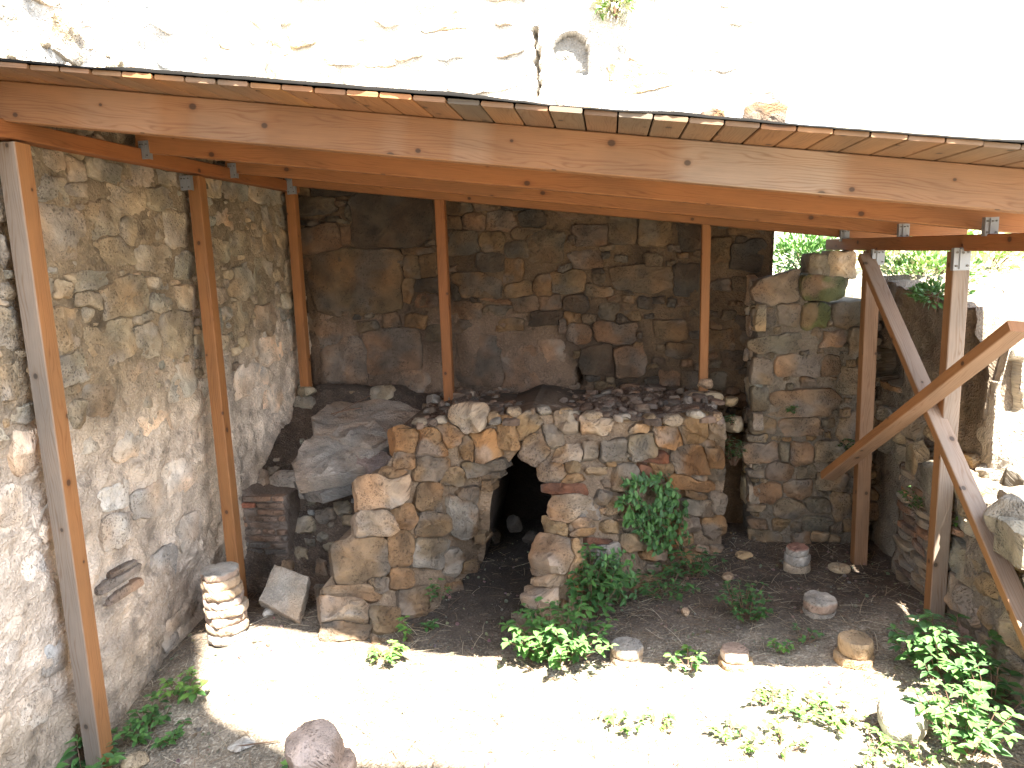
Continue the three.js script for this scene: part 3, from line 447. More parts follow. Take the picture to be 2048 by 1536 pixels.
// body behind a relief face: the face inside the outline, and everything behind it back to the level distance `deep`
function reliefBody(S, outline, o) {
  const st = o.step ?? 5, xs = outline.map((p) => p[0]), ys = outline.map((p) => p[1]), x0 = Math.min(...xs) - st, y0 = Math.min(...ys) - st, nx = Math.ceil((Math.max(...xs) - x0) / st) + 1, ny = Math.ceil((Math.max(...ys) - y0) / st) + 1;
  const on = (i, j) => i >= 0 && j >= 0 && i < nx && j < ny && inside(outline, x0 + (i + 0.5) * st, y0 + (j + 0.5) * st);
  const snap = (x, y) => { let best = [x, y, 1e9]; outline.forEach((a, k) => { const b = outline[(k + 1) % outline.length], dx = b[0] - a[0], dy = b[1] - a[1], t = clamp(((x - a[0]) * dx + (y - a[1]) * dy) / (dx * dx + dy * dy)), q = [a[0] + t * dx, a[1] + t * dy], d = Math.hypot(q[0] - x, q[1] - y); if (d < best[2]) best = [...q, d]; }); return best; };
  const pos = [], uv = [], col = [], idx = [], id = new Map();
  const vert = (i, j, deep) => {
    const k = (deep ? 'b' : 'f') + i + ',' + j; if (id.has(k)) return id.get(k);
    let px = x0 + i * st, py = y0 + j * st; if (!(on(i, j) && on(i - 1, j) && on(i, j - 1) && on(i - 1, j - 1))) { const e = snap(px, py); if (e[2] < st * 1.6) { px = e[0]; py = e[1]; } }
    const u = px * RK, v = -py * RK; let p = S.toWorld(u, v, (o.d ?? -0.03) + (o.rough ?? 0.02) * 2 * fbm(u * 7, v * 7, 3, 4));
    const c = o.color(px, py);
    if (deep) { const t = Math.max(0.02, (o.deep + p.z) / -D.z); p = p.addScaledVector(D, t); }
    pos.push(p.x, p.y, p.z); uv.push((p.x - p.z * 0.8) / 0.6 + (deep ? 0.3 : 0), (p.y - p.z * 0.5) / 0.6); col.push(...(deep && o.mouthShade ? c.map((e) => e * o.mouthShade) : c)); id.set(k, pos.length / 3 - 1); return pos.length / 3 - 1;  // rear vertices carry the painted tunnel shade
  };
  const dup = (k, i, j) => { const px = x0 + i * st, py = y0 + j * st; if (!o.mouth || px < o.mouth[0] || px > o.mouth[1] || py < o.mouth[2] || py > o.mouth[3]) return k; const n = 'd' + i + ',' + j; if (id.has(n)) return id.get(n); pos.push(pos[k * 3], pos[k * 3 + 1], pos[k * 3 + 2]); uv.push(uv[k * 2], uv[k * 2 + 1]); col.push(col[k * 3] * 0.35, col[k * 3 + 1] * 0.35, col[k * 3 + 2] * 0.35); id.set(n, pos.length / 3 - 1); return pos.length / 3 - 1; };  // copies of the mouth rim painted darker, as shade inside
  for (let j = 0; j < ny; j++) for (let i = 0; i < nx; i++) if (on(i, j)) {
    const a = vert(i, j), b = vert(i + 1, j), c = vert(i + 1, j + 1), d = vert(i, j + 1); idx.push(a, d, c, a, c, b);
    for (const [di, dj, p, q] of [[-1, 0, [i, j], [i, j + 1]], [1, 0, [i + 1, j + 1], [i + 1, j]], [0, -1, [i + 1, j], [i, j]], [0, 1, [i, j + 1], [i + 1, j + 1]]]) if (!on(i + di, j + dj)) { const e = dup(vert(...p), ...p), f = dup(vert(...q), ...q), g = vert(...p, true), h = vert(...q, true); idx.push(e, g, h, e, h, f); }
  }
  const geo = new THREE.BufferGeometry(); geo.setIndex(idx);
  geo.setAttribute('position', new THREE.Float32BufferAttribute(pos, 3)); geo.setAttribute('uv', new THREE.Float32BufferAttribute(uv, 2)); geo.setAttribute('color', new THREE.Float32BufferAttribute(col, 3));
  return toCreasedNormals(geo, 0.9);
}
const foot = (px, py, k = 0) => { const p = onGround(px, py); return [px, py, -p.z + k]; };
const level = (px, py, y) => { const d = ray(px, py), t = (y - EYE) / d.y; return [px, py, -d.z * t]; };
const TOP = 1.05;
const SF = reliefSurface([foot(645, 1285), foot(760, 1288), foot(850, 1245), foot(905, 1190, -0.02), foot(960, 1110, -0.1), foot(1050, 1295), foot(1120, 1270), foot(1200, 1225), foot(1300, 1165), foot(1400, 1120), foot(1452, 1098),
  [1105, 1130, 3.86], [1145, 1030, 4.1], [1097, 945, 4.34], [1040, 870, 4.5], level(1130, 843, TOP), [690, 1180, 3.84], [724, 1119, 3.95], [747, 1049, 4.06], [763, 986, 4.17], [830, 935, 4.3], level(845, 872, 1.0), [935, 1029, 4.62], [860, 1050, 4.24], [970, 960, 4.6], level(960, 845, TOP + 0.02),
  [1330, 1000, 4.72], [1430, 950, 4.93], [1240, 1000, 4.42], level(1250, 845, TOP), level(1440, 838, TOP), level(1350, 845, TOP)]);
const FURN = [[642, 1300], [642, 1180], [668, 1150], [668, 1090], [704, 1070], [708, 1032], [738, 1012], [722, 965], [772, 935], [792, 900], [790, 862], [868, 850], [905, 843], [960, 838], [1000, 842], [1060, 818], [1130, 828], [1220, 832], [1330, 852], [1400, 836], [1450, 836], [1454, 900], [1450, 1000], [1450, 1112], [1400, 1135], [1300, 1180], [1200, 1240], [1120, 1285], [1050, 1310], [1048, 1260], [1064, 1200], [1062, 1150], [1080, 1085], [1096, 1040], [1100, 990], [1090, 972], [1078, 942], [1062, 914], [1042, 893], [1022, 915], [998, 945], [984, 968], [980, 1000], [974, 1060], [962, 1118], [905, 1200], [850, 1256], [760, 1300]];
const furnace = thing('stone_furnace', 'ruined stone furnace with a dark arched mouth in the middle, weeds growing on its face', 'furnace');
{
  const r = rng(81), salt = (px, py) => smooth(0.05, 0.3, fbm(px * 0.03, py * 0.03, 8) + 0.35 * gauss((px - 900) / 70, (py - 1090) / 60, 1) - 0.15);
  placed('mortar', reliefBody(SF, FURN, { deep: 5.72, d: -0.035, mouthShade: 0.08, mouth: [940, 1110, 885, 1125], color: (px, py) => { const k = 1 + 0.4 * fbm(px * 0.02, py * 0.02, 5) + 0.25 * fbm(px * 0.08, py * 0.08, 6); return [0.31 * k, 0.22 * k, 0.145 * k]; } }), M.mortar, furnace);  // tunnel sides darkened in colour so the mouth looks deep in shade
  const b = { brick: 1, p: 6 }, g = { grey: 1 }, o = { orange: 1 };
  const Lf = [[815, 880, 48, 50, o], [863, 882, 64, 58, o], [898, 869, 56, 46], [938, 834, 76, 58, { pk: 1, p: 2.2 }], [938, 896, 36, 56, o], [967, 888, 58, 62], [1015, 868, 40, 60, o], [1056, 846, 58, 36, { rot: 0.7, p: 4 }], [1068, 896, 50, 54, { ...o, rot: -0.4 }], [1105, 872, 42, 46, g], [1138, 906, 60, 34], [966, 937, 78, 26, { rot: 0.1 }], [978, 952, 40, 14], [860, 939, 68, 54, o], [812, 922, 40, 30, o], [786, 945, 54, 30], [903, 955, 48, 34, o], [764, 986, 96, 72, { pk: 1 }], [748, 1048, 74, 50, { pk: 1, p: 4 }], [724, 1118, 104, 82], [802, 1099, 50, 68, o], [706, 1186, 112, 34, g], [690, 1218, 94, 56, { pk: 1 }], [690, 1262, 88, 40, g], [806, 1035, 48, 48], [862, 994, 50, 58, o], [866, 1049, 60, 50], [928, 1030, 50, 84, { salt: 1 }], [864, 1107, 68, 56, { salt: 1 }], [802, 1158, 44, 44, o], [760, 1170, 40, 30], [905, 1120, 40, 40, { salt: 1 }], [830, 1200, 60, 50], [770, 1240, 60, 50], [940, 990, 40, 30, o]];
  const Rt = [[1106, 945, 58, 44, o], [1147, 935, 32, 28], [1146, 958, 46, 18, { rot: 0.25 }], [1128, 979, 86, 20, b], [1150, 1023, 98, 54, { pk: 1 }], [1111, 1053, 44, 38], [1163, 1042, 56, 40, { pk: 1 }], [1168, 1065, 44, 22], [1108, 1112, 84, 76, { pk: 1, p: 5.5, rot: -0.1 }], [1098, 1163, 70, 24, { pk: 1, p: 5 }], [1148, 1120, 30, 70, o], [1080, 1192, 66, 44, { pk: 1 }], [1052, 1255, 46, 50, g], [1135, 843, 44, 42, g], [1192, 850, 60, 36, { pk: 1 }], [1231, 900, 52, 46, g], [1286, 896, 54, 54], [1335, 873, 52, 48, o], [1388, 862, 64, 56, { rough: 1 }], [1427, 856, 44, 44, g], [1382, 922, 74, 54, o], [1430, 920, 36, 46, o], [1433, 948, 38, 26], [1416, 887, 28, 18], [1398, 956, 34, 22], [1384, 969, 84, 32, { rot: -0.2 }], [1394, 991, 44, 22], [1401, 1018, 54, 38, g], [1433, 1008, 34, 44], [1378, 1047, 46, 34, o], [1430, 1053, 42, 40], [1255, 956, 52, 48], [1325, 937, 48, 30, o], [1312, 919, 50, 14, b], [1322, 980, 42, 24], [1208, 996, 28, 30, g], [1346, 1086, 22, 18], [1373, 1078, 26, 20], [1205, 1088, 50, 16, b], [1215, 1109, 46, 46, { lime: 1 }], [1306, 1112, 40, 22], [1240, 1012, 46, 36], [1296, 956, 30, 40, b], [1262, 912, 30, 12], [1180, 900, 30, 30, g], [1290, 1040, 60, 50], [1270, 1085, 50, 40], [1340, 1040, 40, 40]];
  const laid = layStones(SF, [...Lf, ...Rt], { seed: 85, grid: 0.006, box: [640 * RK, 1452 * RK, -1300 * RK, -830 * RK], gap: 0.003, grow: 1.12, warp: 0.02, warpFreq: 9, where: (u, v) => inside(FURN, u / RK, -v / RK) && inside(FURN, u / RK + 8, -v / RK) && inside(FURN, u / RK - 8, -v / RK),
    fill: [{ w: 0.16, h: 0.10, n: 200, where: (u) => u / RK > 1240 || u / RK < 900 }, { w: 0.09, h: 0.06, n: 260 }, { w: 0.05, h: 0.04, n: 200 }] });
  const saltStain = (u, v, q) => { const k = smooth(0.0, 0.25, fbm(u * 6, v * 6, 9)); return [lerp(q[0], 0.36, k), lerp(q[1], 0.315, k), lerp(q[2], 0.26, k)]; };
  masonry(SF, laid, furnace, (s) => {
    const base = s.brick ? COL.brick : s.grey ? [0.50, 0.43, 0.34] : s.pk ? [0.76, 0.60, 0.44] : s.orange ? COL.orange : s.lime ? COL.lime : COL[['ochre', 'beige', 'orange', 'pale'][Math.floor(r() * 4)]];
    const px = s.u / RK, py = -s.v / RK, big = Math.sqrt(s.a * s.b), quiet = !s.pk && px < 985 && py > 925;
    return { name: s.brick ? 'brick' : 'stone', h: quiet ? 0.012 + 0.1 * big : (s.filler ? 0.015 : s.pk ? (px > 1040 ? 0.04 : 0.095) : 0.025) + 0.45 * big * (s.filler ? 0.2 : 0.36), back: 0.09, rough: 0.03, facet: s.pk && px > 1040 ? 1.1 : 0.8, planes: 7, edge: s.filler ? 0.12 : 0.07, color: tint(base.map((c, i) => (quiet ? lerp(c, [0.50, 0.38, 0.25][i], 0.5) * 0.82 : c) * [0.58, 0.50, 0.43][i]), r, 0.2), stain: s.salt ? saltStain : undefined };
  });
  // the top: rubble and brick-red earth running back to the wall
  const edgePts = [[795, 868], [868, 853], [910, 846], [960, 842], [1000, 845], [1060, 828], [1130, 832], [1220, 838], [1330, 856], [1400, 842], [1446, 842]].map(([x, y]) => SF.point(x, y));
  const pos = [], uv = [], col = [], idx = [], nu = 130, nt = 60, pit = at(1042, 792, 5.35), pts = [];
  for (let j = 0; j <= nt; j++) for (let i = 0; i <= nu; i++) {
    const s = i / nu * (edgePts.length - 1), k = Math.min(edgePts.length - 2, Math.floor(s)), p = edgePts[k].clone().lerp(edgePts[k + 1], s - k), t = j / nt, back = (5.74 + p.z) / -D.z;
    p.addScaledVector(D, back * t - 0.02); const [a] = room(p.x, p.z);
    const hole = smooth(0.19, 0.16, Math.max(Math.abs(p.x - pit.x), Math.abs(p.z - pit.z)));
    const y = lerp(p.y, 1.07, smooth(0, 0.3, t)) + 0.012 + 0.07 * fbm(p.x * 5, p.z * 5, 2, 4) + 0.04 * fbm(p.x * 18, p.z * 18, 6) - 0.22 * hole - 0.2 * smooth(0.0, -0.35, p.x + 0.55) * smooth(0.1, 0.4, t);
    pos.push(p.x, y, p.z); uv.push(p.x / 0.6, p.z / 0.6); const q = 1 + 0.5 * fbm(p.x * 6, p.z * 6, 8) + 0.4 * fbm(p.x * 25, p.z * 25, 9); col.push(0.21 * q, 0.145 * q, 0.105 * q); pts.push([p.x, y, p.z]);
  }
  for (let j = 0; j < nt; j++) for (let i = 0; i < nu; i++) { const a = j * (nu + 1) + i; idx.push(a, a + 1, a + nu + 2, a, a + nu + 2, a + nu + 1); }
  const geo = new THREE.BufferGeometry(); geo.setIndex(idx); geo.setAttribute('position', new THREE.Float32BufferAttribute(pos, 3)); geo.setAttribute('uv', new THREE.Float32BufferAttribute(uv, 2)); geo.setAttribute('color', new THREE.Float32BufferAttribute(col, 3)); geo.computeVertexNormals();
  placed('rubble_top', geo, M.soil, furnace);
  const shards = [];
  for (let i = 0; i < 330; i++) {
    const p = pts[Math.floor(r() * pts.length)], w = 0.03 + 0.07 * r() * r(), a = r() * 6.28, S = planeSurface(v3(p[0], p[1] + 0.005, p[2]), v3(Math.cos(a), 0.25 * (r() - 0.5), Math.sin(a)).normalize(), UP.clone(), v3(-Math.sin(a), 0.25 * (r() - 0.5), Math.cos(a)).negate().normalize());
    const poly = []; for (let k = 0; k < 9; k++) { const q = k / 9 * 6.283; poly.push([Math.cos(q) * w * (0.8 + 0.4 * r()), Math.sin(q) * w * 0.7 * (0.8 + 0.4 * r())]); }
    shards.push(stoneGeo(S, poly, { h: 0.012 + 0.02 * r(), back: 0.02, rough: 0.006, tilt: 1, color: tint(r() < 0.7 ? [0.25, 0.165, 0.115] : [0.29, 0.225, 0.17], r, 0.3) }));
  }
  placed('brick_shards', mergeGeometries(shards), M.stone, furnace).userData.kind = 'stuff';
}
const RW0 = rng(77);
const CREST = [[838, 850, 40, 26], [882, 844, 34, 22], [985, 838, 38, 30], [1030, 830, 40, 30], [1085, 826, 44, 26], [1132, 832, 42, 34], [1190, 838, 54, 32], [1250, 838, 30, 20], [1300, 842, 40, 26], [1345, 846, 50, 32], [1392, 836, 46, 30], [1436, 838, 36, 26]];
// rough boulder or loose stone: radii (rx, ry, rz), standing at p
function rockGeo(rx, ry, rz, o = {}) {
  const g = new THREE.IcosahedronGeometry(1, o.detail ?? 5), P = g.attributes.position, sd = RS() * 50, uv = [], col = [], c = o.color ?? COL.beige, planes = [];
  for (let i = 0; i < (o.cuts ?? 9); i++) planes.push([v3(RS() - 0.5, RS() - 0.5, RS() - 0.5).normalize(), 0.62 + 0.3 * RS()]);
  for (const d of [[0, 1, 0], [0, -1, 0]]) planes.push([v3(...d), o.flatness ?? 0.75]);
  const out = [];
  for (let i = 0; i < P.count; i++) {
    const p = v3(P.getX(i), P.getY(i), P.getZ(i)).normalize(), q = p.clone(); let m = 1;
    for (const [n, k] of planes) { const t = p.dot(n); if (t * m > k) m = lerp(m, k / t, 0.9); }
    m *= 1 + 0.10 * fbm(p.x * 2 + sd, p.y * 2, p.z * 2) + 0.05 * fbm(p.x * 7 + sd, p.y * 7, p.z * 7);
    P.setXYZ(i, p.x * m * rx, p.y * m * ry, p.z * m * rz);
    const k = 1 + 0.3 * fbm(q.x * 3 + sd, q.y * 3, q.z * 3) + 0.15 * n3(q.x * 12 + sd, q.y * 12, q.z * 12); col.push(c[0] * k, c[1] * k, c[2] * k); uv.push(Math.atan2(q.x, q.z) * rx / 0.45 + sd, q.y * ry / 0.45 + sd);
  }
  g.setAttribute('uv', new THREE.Float32BufferAttribute(uv, 2)); g.setAttribute('color', new THREE.Float32BufferAttribute(col, 3)); g.deleteAttribute('normal');
  return toCreasedNormals(g, 0.7);
}
CREST.forEach(([px, py, w, h], i) => { const p = SF.point(px, py), k = -p.z / FPX, g = rockGeo(w * k / 2, h * k / 2, w * k * 0.42, { color: tint([[0.40, 0.31, 0.215], [0.42, 0.35, 0.27], [0.38, 0.26, 0.15]][i % 3], RW0, 0.15), cuts: 11, detail: 4 }); g.rotateY(i * 2.1); g.translate(p.x, p.y + 0.01, p.z - 0.03); placed('stone', g, M.stone, furnace); });
function rock(px, py, w, h, o) {                                  // (px, py): middle of its foot on the photograph; w, h in photo pixels
  const p = o.on ? at(px, py, o.on) : onGround(px, py), k = -p.z / FPX * 1.03, rx = w * k / 2, ry = h * k / 2, rz = o.rz ?? rx * 0.85;
  const g = rockGeo(rx, ry, rz, o); g.rotateY(o.turn ?? RS() * 6); if (o.lean) g.rotateZ(o.lean);
  g.translate(0, ry * 0.62, -rz * 0.4);
  const m = new THREE.Mesh(g, M.stone); m.name = numbered(o.name ?? 'loose_stone'); m.position.copy(p); scene.add(m);
  m.userData = { label: o.label, category: o.category ?? 'stone' }; if (o.group) m.userData.group = o.group; return m;
}
{ // heap of earth and stones left of the furnace
  const t = thing('rubble_heap', 'dark heap of earth and loose rubble between the left wall and the furnace', 'rubble heap'), r = rng(91);
  const S = reliefSurface([foot(470, 1200, 0.05), foot(560, 1235, 0.02), foot(650, 1268, 0.1), [600, 1000, 4.8], [660, 900, 4.95], [700, 800, 5.5], [560, 900, 5.0], [500, 930, 4.95], [720, 1000, 4.62], [720, 1100, 4.4], [650, 1110, 4.6], [560, 1110, 4.62], [600, 790, 5.6], [850, 830, 5.2], [850, 790, 5.6], [780, 900, 4.8], [520, 820, 5.5]]);
  placed('earth', reliefBody(S, [[470, 1215], [475, 930], [560, 850], [600, 776], [700, 782], [880, 790], [880, 850], [800, 900], [745, 960], [740, 1100], [690, 1290], [560, 1250]], { deep: 5.75, d: 0, rough: 0.03, color: (px, py) => { const k = 1 + 0.5 * fbm(px * 0.02, py * 0.02, 15) + 0.4 * fbm(px * 0.07, py * 0.07, 16); return [0.17 * k, 0.125 * k, 0.095 * k]; } }), M.soil, t);
  const A = [[607, 1048, 46, 32], [652, 1032, 34, 26], [684, 1016, 30, 30], [648, 1074, 24, 16], [664, 1096, 30, 20], [604, 1112, 24, 30], [644, 1136, 24, 30], [640, 1190, 24, 40], [576, 1136, 26, 20], [700, 1040, 30, 24], [620, 1086, 20, 14], [690, 1090, 24, 18], [572, 968, 84, 54, { mass: 1 }], [524, 972, 50, 60, { mass: 1 }], [500, 985, 24, 40, { mass: 1 }], [640, 968, 50, 30, { mass: 1 }], [545, 945, 30, 24], [612, 806, 40, 24], [702, 796, 44, 18], [768, 790, 48, 26], [858, 824, 36, 30], [868, 806, 34, 24], [520, 905, 24, 20]];
  const laid = layStones(S, A, { seed: 95, box: [490 * RK, 720 * RK, -1240 * RK, -800 * RK], gap: 0.003, grow: 1.05, fill: [{ w: 0.05, h: 0.035, n: 60 }, { w: 0.025, h: 0.018, n: 200 }] });
  masonry(S, laid, t, (s) => ({ h: s.mass ? 0.10 : s.filler ? 0.015 : 0.035 + 0.02 * r(), rough: s.mass ? 0.035 : 0.02, color: s.mass ? tint([0.52, 0.44, 0.37], r) : some(r, 'pale', 'grey', 'lime', 'pink').map((c) => c * (s.u > 585 * RK && s.v < -1000 * RK ? 0.62 : 0.85)) }));
}
{ // stub of a brick wall beside the left post
  const t = thing('brick_stub', 'low stub of weathered thin bricks behind the second post from the left', 'brick wall'), r = rng(101);
  const c = at(486, 1130, 4.62).setY(0), S = planeSurface(c, RT, D.clone().negate());
  const w = S.fromPx(578, 1100)[0], h = S.fromPx(530, 985)[1];
  placed('mortar', wallBody(S, -0.06, w, -0.1, (u) => h - 0.05 * n3(u * 9, 1, 4), 0.3, { step: 0.02, rough: 0.012, vmax: h, color: () => [0.26, 0.2, 0.16] }), M.mortar, t);
  for (let j = 0; j < 14; j++) { let u = -0.05 - 0.06 * r(); const v = 0.03 + j * 0.047; if (v > h - 0.03) break; while (u < w - 0.05) { const l = Math.min(0.1 + 0.14 * r(), w - u), poly = []; for (let k = 0; k < 18; k++) { const q = (k / 18) * 2 * Math.PI, m = Math.pow(Math.abs(Math.cos(q)) ** 7 + Math.abs(Math.sin(q)) ** 7, -1 / 7) * (0.95 + 0.08 * r()); poly.push([u + l / 2 + Math.cos(q) * m * (l / 2 - 0.005), v + Math.sin(q) * m * 0.018]); } placed('brick', stoneGeo(S, poly, { h: 0.016 + 0.014 * r(), rough: 0.006, color: tint(r() < 0.18 ? [0.46, 0.16, 0.085] : j < 6 ? [0.22, 0.185, 0.16] : [0.33, 0.22, 0.16], r, 0.25) }), M.stone, t); u += l; } }
}
// fallen slabs: outline on a tilted plane through three surveyed points, with thickness
function slab(name, label, category, outline, A, B, C, h, o = {}) {
  const a = at(...A), b = at(...B), c = at(...C), U = b.clone().sub(a).normalize(), Nn = U.clone().cross(c.clone().sub(a)).normalize(); if (Nn.dot(camera.position.clone().sub(a)) < 0) Nn.negate();
  const V = Nn.clone().cross(U), S = planeSurface(a, U, Nn, V), raw = outline.map(([x, y]) => S.fromPx(x, y)), poly = [], per = raw.map((p, i) => Math.hypot(p[0] - raw[(i + 1) % raw.length][0], p[1] - raw[(i + 1) % raw.length][1])), tot = per.reduce((x, y) => x + y), K = o.sides ?? 44;
  for (let i = 0; i < raw.length; i++) { const n = Math.max(1, Math.round(K * per[i] / tot)); for (let k = 0; k < n; k++) { const q = k / n, p = raw[i], e = raw[(i + 1) % raw.length], j = o.jag ?? 0.008; poly.push([lerp(p[0], e[0], q) + j * n3(p[0] * 30 + k, q * 9, 3), lerp(p[1], e[1], q) + j * n3(p[1] * 30 + k, q * 9, 7)]); } }
  let ar = 0; poly.forEach((p, i) => { const q = poly[(i + 1) % poly.length]; ar += p[0] * q[1] - p[1] * q[0]; }); if (ar < 0) poly.reverse();
  const t = new THREE.Group(); t.name = numbered(name); scene.add(t); t.userData = { label, category };
  placed(o.part ?? 'slab', stoneGeo(S, poly, { h: 0.015, back: h, cap: true, rough: o.rough ?? 0.012, tilt: 0.1, edge: o.edge ?? 0.04, color: o.color ?? [0.45, 0.365, 0.295] }), M.mortar, t); return t;
}
slab('mortar_slab', 'large fallen slab of pinkish mortar lying on the rubble, twigs on its top', 'slab', [[624, 834], [668, 802], [720, 806], [762, 800], [815, 812], [862, 826], [812, 842], [784, 872], [742, 892], [690, 880], [630, 862]], [640, 850, 4.95], [800, 850, 4.95], [700, 802, 5.42], 0.13, { rough: 0.035 });
slab('mortar_slab', 'broken front slab tilted towards the viewer, just below the large fallen slab', 'slab', [[584, 925], [602, 893], [628, 870], [668, 850], [748, 840], [790, 880], [750, 908], [724, 930], [690, 944], [640, 954], [592, 958]], [610, 930, 4.55], [720, 915, 4.55], [680, 856, 4.9], 0.12, { rough: 0.035 });
slab('mortar_slab', 'grey slab fragment lodged in shadow under the tilted slab', 'slab', [[588, 962], [640, 948], [700, 940], [716, 956], [700, 972], [640, 990], [610, 985]], [600, 975, 4.6], [700, 960, 4.55], [650, 945, 4.8], 0.06, { color: [0.27, 0.24, 0.21] });
slab('mortar_slab', 'purplish lump of mortar between the tilted slab and the furnace', 'slab', [[712, 905], [740, 895], [775, 905], [785, 922], [760, 935], [735, 930], [715, 925]], [715, 925, 4.5], [780, 922, 4.5], [745, 897, 4.65], 0.08, { color: [0.34, 0.26, 0.23] });
slab('square_tile', 'square terracotta slab leaning on one corner beside the post', 'slab', [[548, 1128], [618, 1154], [598, 1246], [518, 1202]], [518, 1202, foot(598, 1246)[2] + 0.07], [618, 1154, foot(598, 1246)[2] + 0.2], [598, 1246, foot(598, 1246)[2] - 0.03], 0.07, { color: [0.50, 0.39, 0.285], jag: 0.003, edge: 0.03, part: 'tile' });

// ---------------------------------------------------------------- the timber shelter
const shelter = thing('timber_shelter', 'timber shelter of orange posts, rafters and braces under a plank roof', 'shelter');
const RW = rng(111);
function beamGeo(a, b, w, h, upHint, o = {}) {                    // chamfered timber from a to b; h along upHint, w across
  const ax = b.clone().sub(a), L = ax.length(); ax.normalize();
  const side = ax.clone().cross(upHint).normalize(), up = side.clone().cross(ax).normalize(), c = o.chamfer ?? 0.004, pr = [[w / 2, -h / 2 + c], [w / 2, h / 2 - c], [w / 2 - c, h / 2], [-w / 2 + c, h / 2], [-w / 2, h / 2 - c], [-w / 2, -h / 2 + c], [-w / 2 + c, -h / 2], [w / 2 - c, -h / 2]];
  const pos = [], nor = [], uv = [], col = [], ou = RW() * 5, ov = RW() * 5, tc = o.tint ?? [1, 1, 1], wc = o.aged ?? [0.27, 0.22, 0.175], seg = Math.max(1, Math.round(L / (o.seg ?? 0.3)));
  let per = 0;
  const P = (q, t) => a.clone().addScaledVector(ax, t).addScaledVector(side, q[0]).addScaledVector(up, q[1]);
  const put = (p, n, u, v) => { pos.push(p.x, p.y, p.z); nor.push(n.x, n.y, n.z); uv.push(u / 1.6 + ou, v / 0.25 + ov); const wv = o.weather ? o.weather(n, p) : 0, k = 1 + 0.10 * n3(p.x * 3 + ou, p.y * 3, p.z * 3); col.push(lerp(BASE[0] * tc[0], wc[0], wv) * k, lerp(BASE[1] * tc[1], wc[1], wv) * k, lerp(BASE[2] * tc[2], wc[2], wv) * k); };
  for (let i = 0; i < 8; i++) {
    const p = pr[i], q = pr[(i + 1) % 8], len = Math.hypot(q[0] - p[0], q[1] - p[1]), n = side.clone().multiplyScalar(q[1] - p[1]).addScaledVector(up, -(q[0] - p[0])).normalize();
    for (let s = 0; s < seg; s++) { const t0 = L * s / seg, t1 = L * (s + 1) / seg; for (const [e, t, d] of [[p, t0, 0], [q, t1, len], [q, t0, len], [p, t0, 0], [p, t1, 0], [q, t1, len]]) put(P(e, t), n, t, per + d); }
    per += len;
  }
  for (const [t, sgn] of [[0, -1], [L, 1]]) for (let i = 1; i < 7; i++) { const tri = sgn < 0 ? [0, i, i + 1] : [0, i + 1, i]; for (const k of tri) put(P(pr[k], t), ax.clone().multiplyScalar(sgn), pr[k][0] * 0.3, pr[k][1]); }
  const g = new THREE.BufferGeometry(); g.setAttribute('position', new THREE.Float32BufferAttribute(pos, 3)); g.setAttribute('normal', new THREE.Float32BufferAttribute(nor, 3)); g.setAttribute('uv', new THREE.Float32BufferAttribute(uv, 2)); g.setAttribute('color', new THREE.Float32BufferAttribute(col, 3)); return g;
}
const BASE = [0.325, 0.152, 0.055];
const beam = (name, a, b, w, h, up, o) => placed(name, beamGeo(a, b, w, h, up, o), M.wood, shelter);
const grey = (k) => (n) => Math.max(0, n.dot(D) * -1) * k;       // faces turned to the open front have weathered
// rafters: the first is surveyed, the rest follow at even distances
const RA = at(0, 241, 2.93), RB = at(2048, 425, 2.60), dirR = RB.clone().sub(RA).normalize(), NR = dirR.clone().cross(D).normalize();
const RH = 0.15;
const rafters = [0, 0.84, 1.70, 2.50];
rafters.forEach((s, i) => { const o = D.clone().multiplyScalar(s + 0.035).addScaledVector(NR, RH / 2), a = RA.clone().addScaledVector(dirR, i ? -0.02 + 0.0 * i : -0.5).add(o), b = RB.clone().addScaledVector(dirR, 0.60).add(o); beam('rafter', a, b, 0.07, RH, NR, i ? { tint: [1, 0.86, 0.72] } : { tint: [0.80, 0.76, 0.72], seg: 0.03, aged: [0.40, 0.30, 0.22], weather: (n, p) => { const x = p.clone().sub(RA).dot(dirR), low = n.dot(D) < -0.5 ? 1 : 0; return low * (0.15 + 0.5 * smooth(1.2, 3.6, x)) * (0.35 + smooth(-0.1, 0.5, n3(x * 7, 2, 9)) * smooth(-0.6, 0.4, n3(x * 2, 5, 1))); } }); });
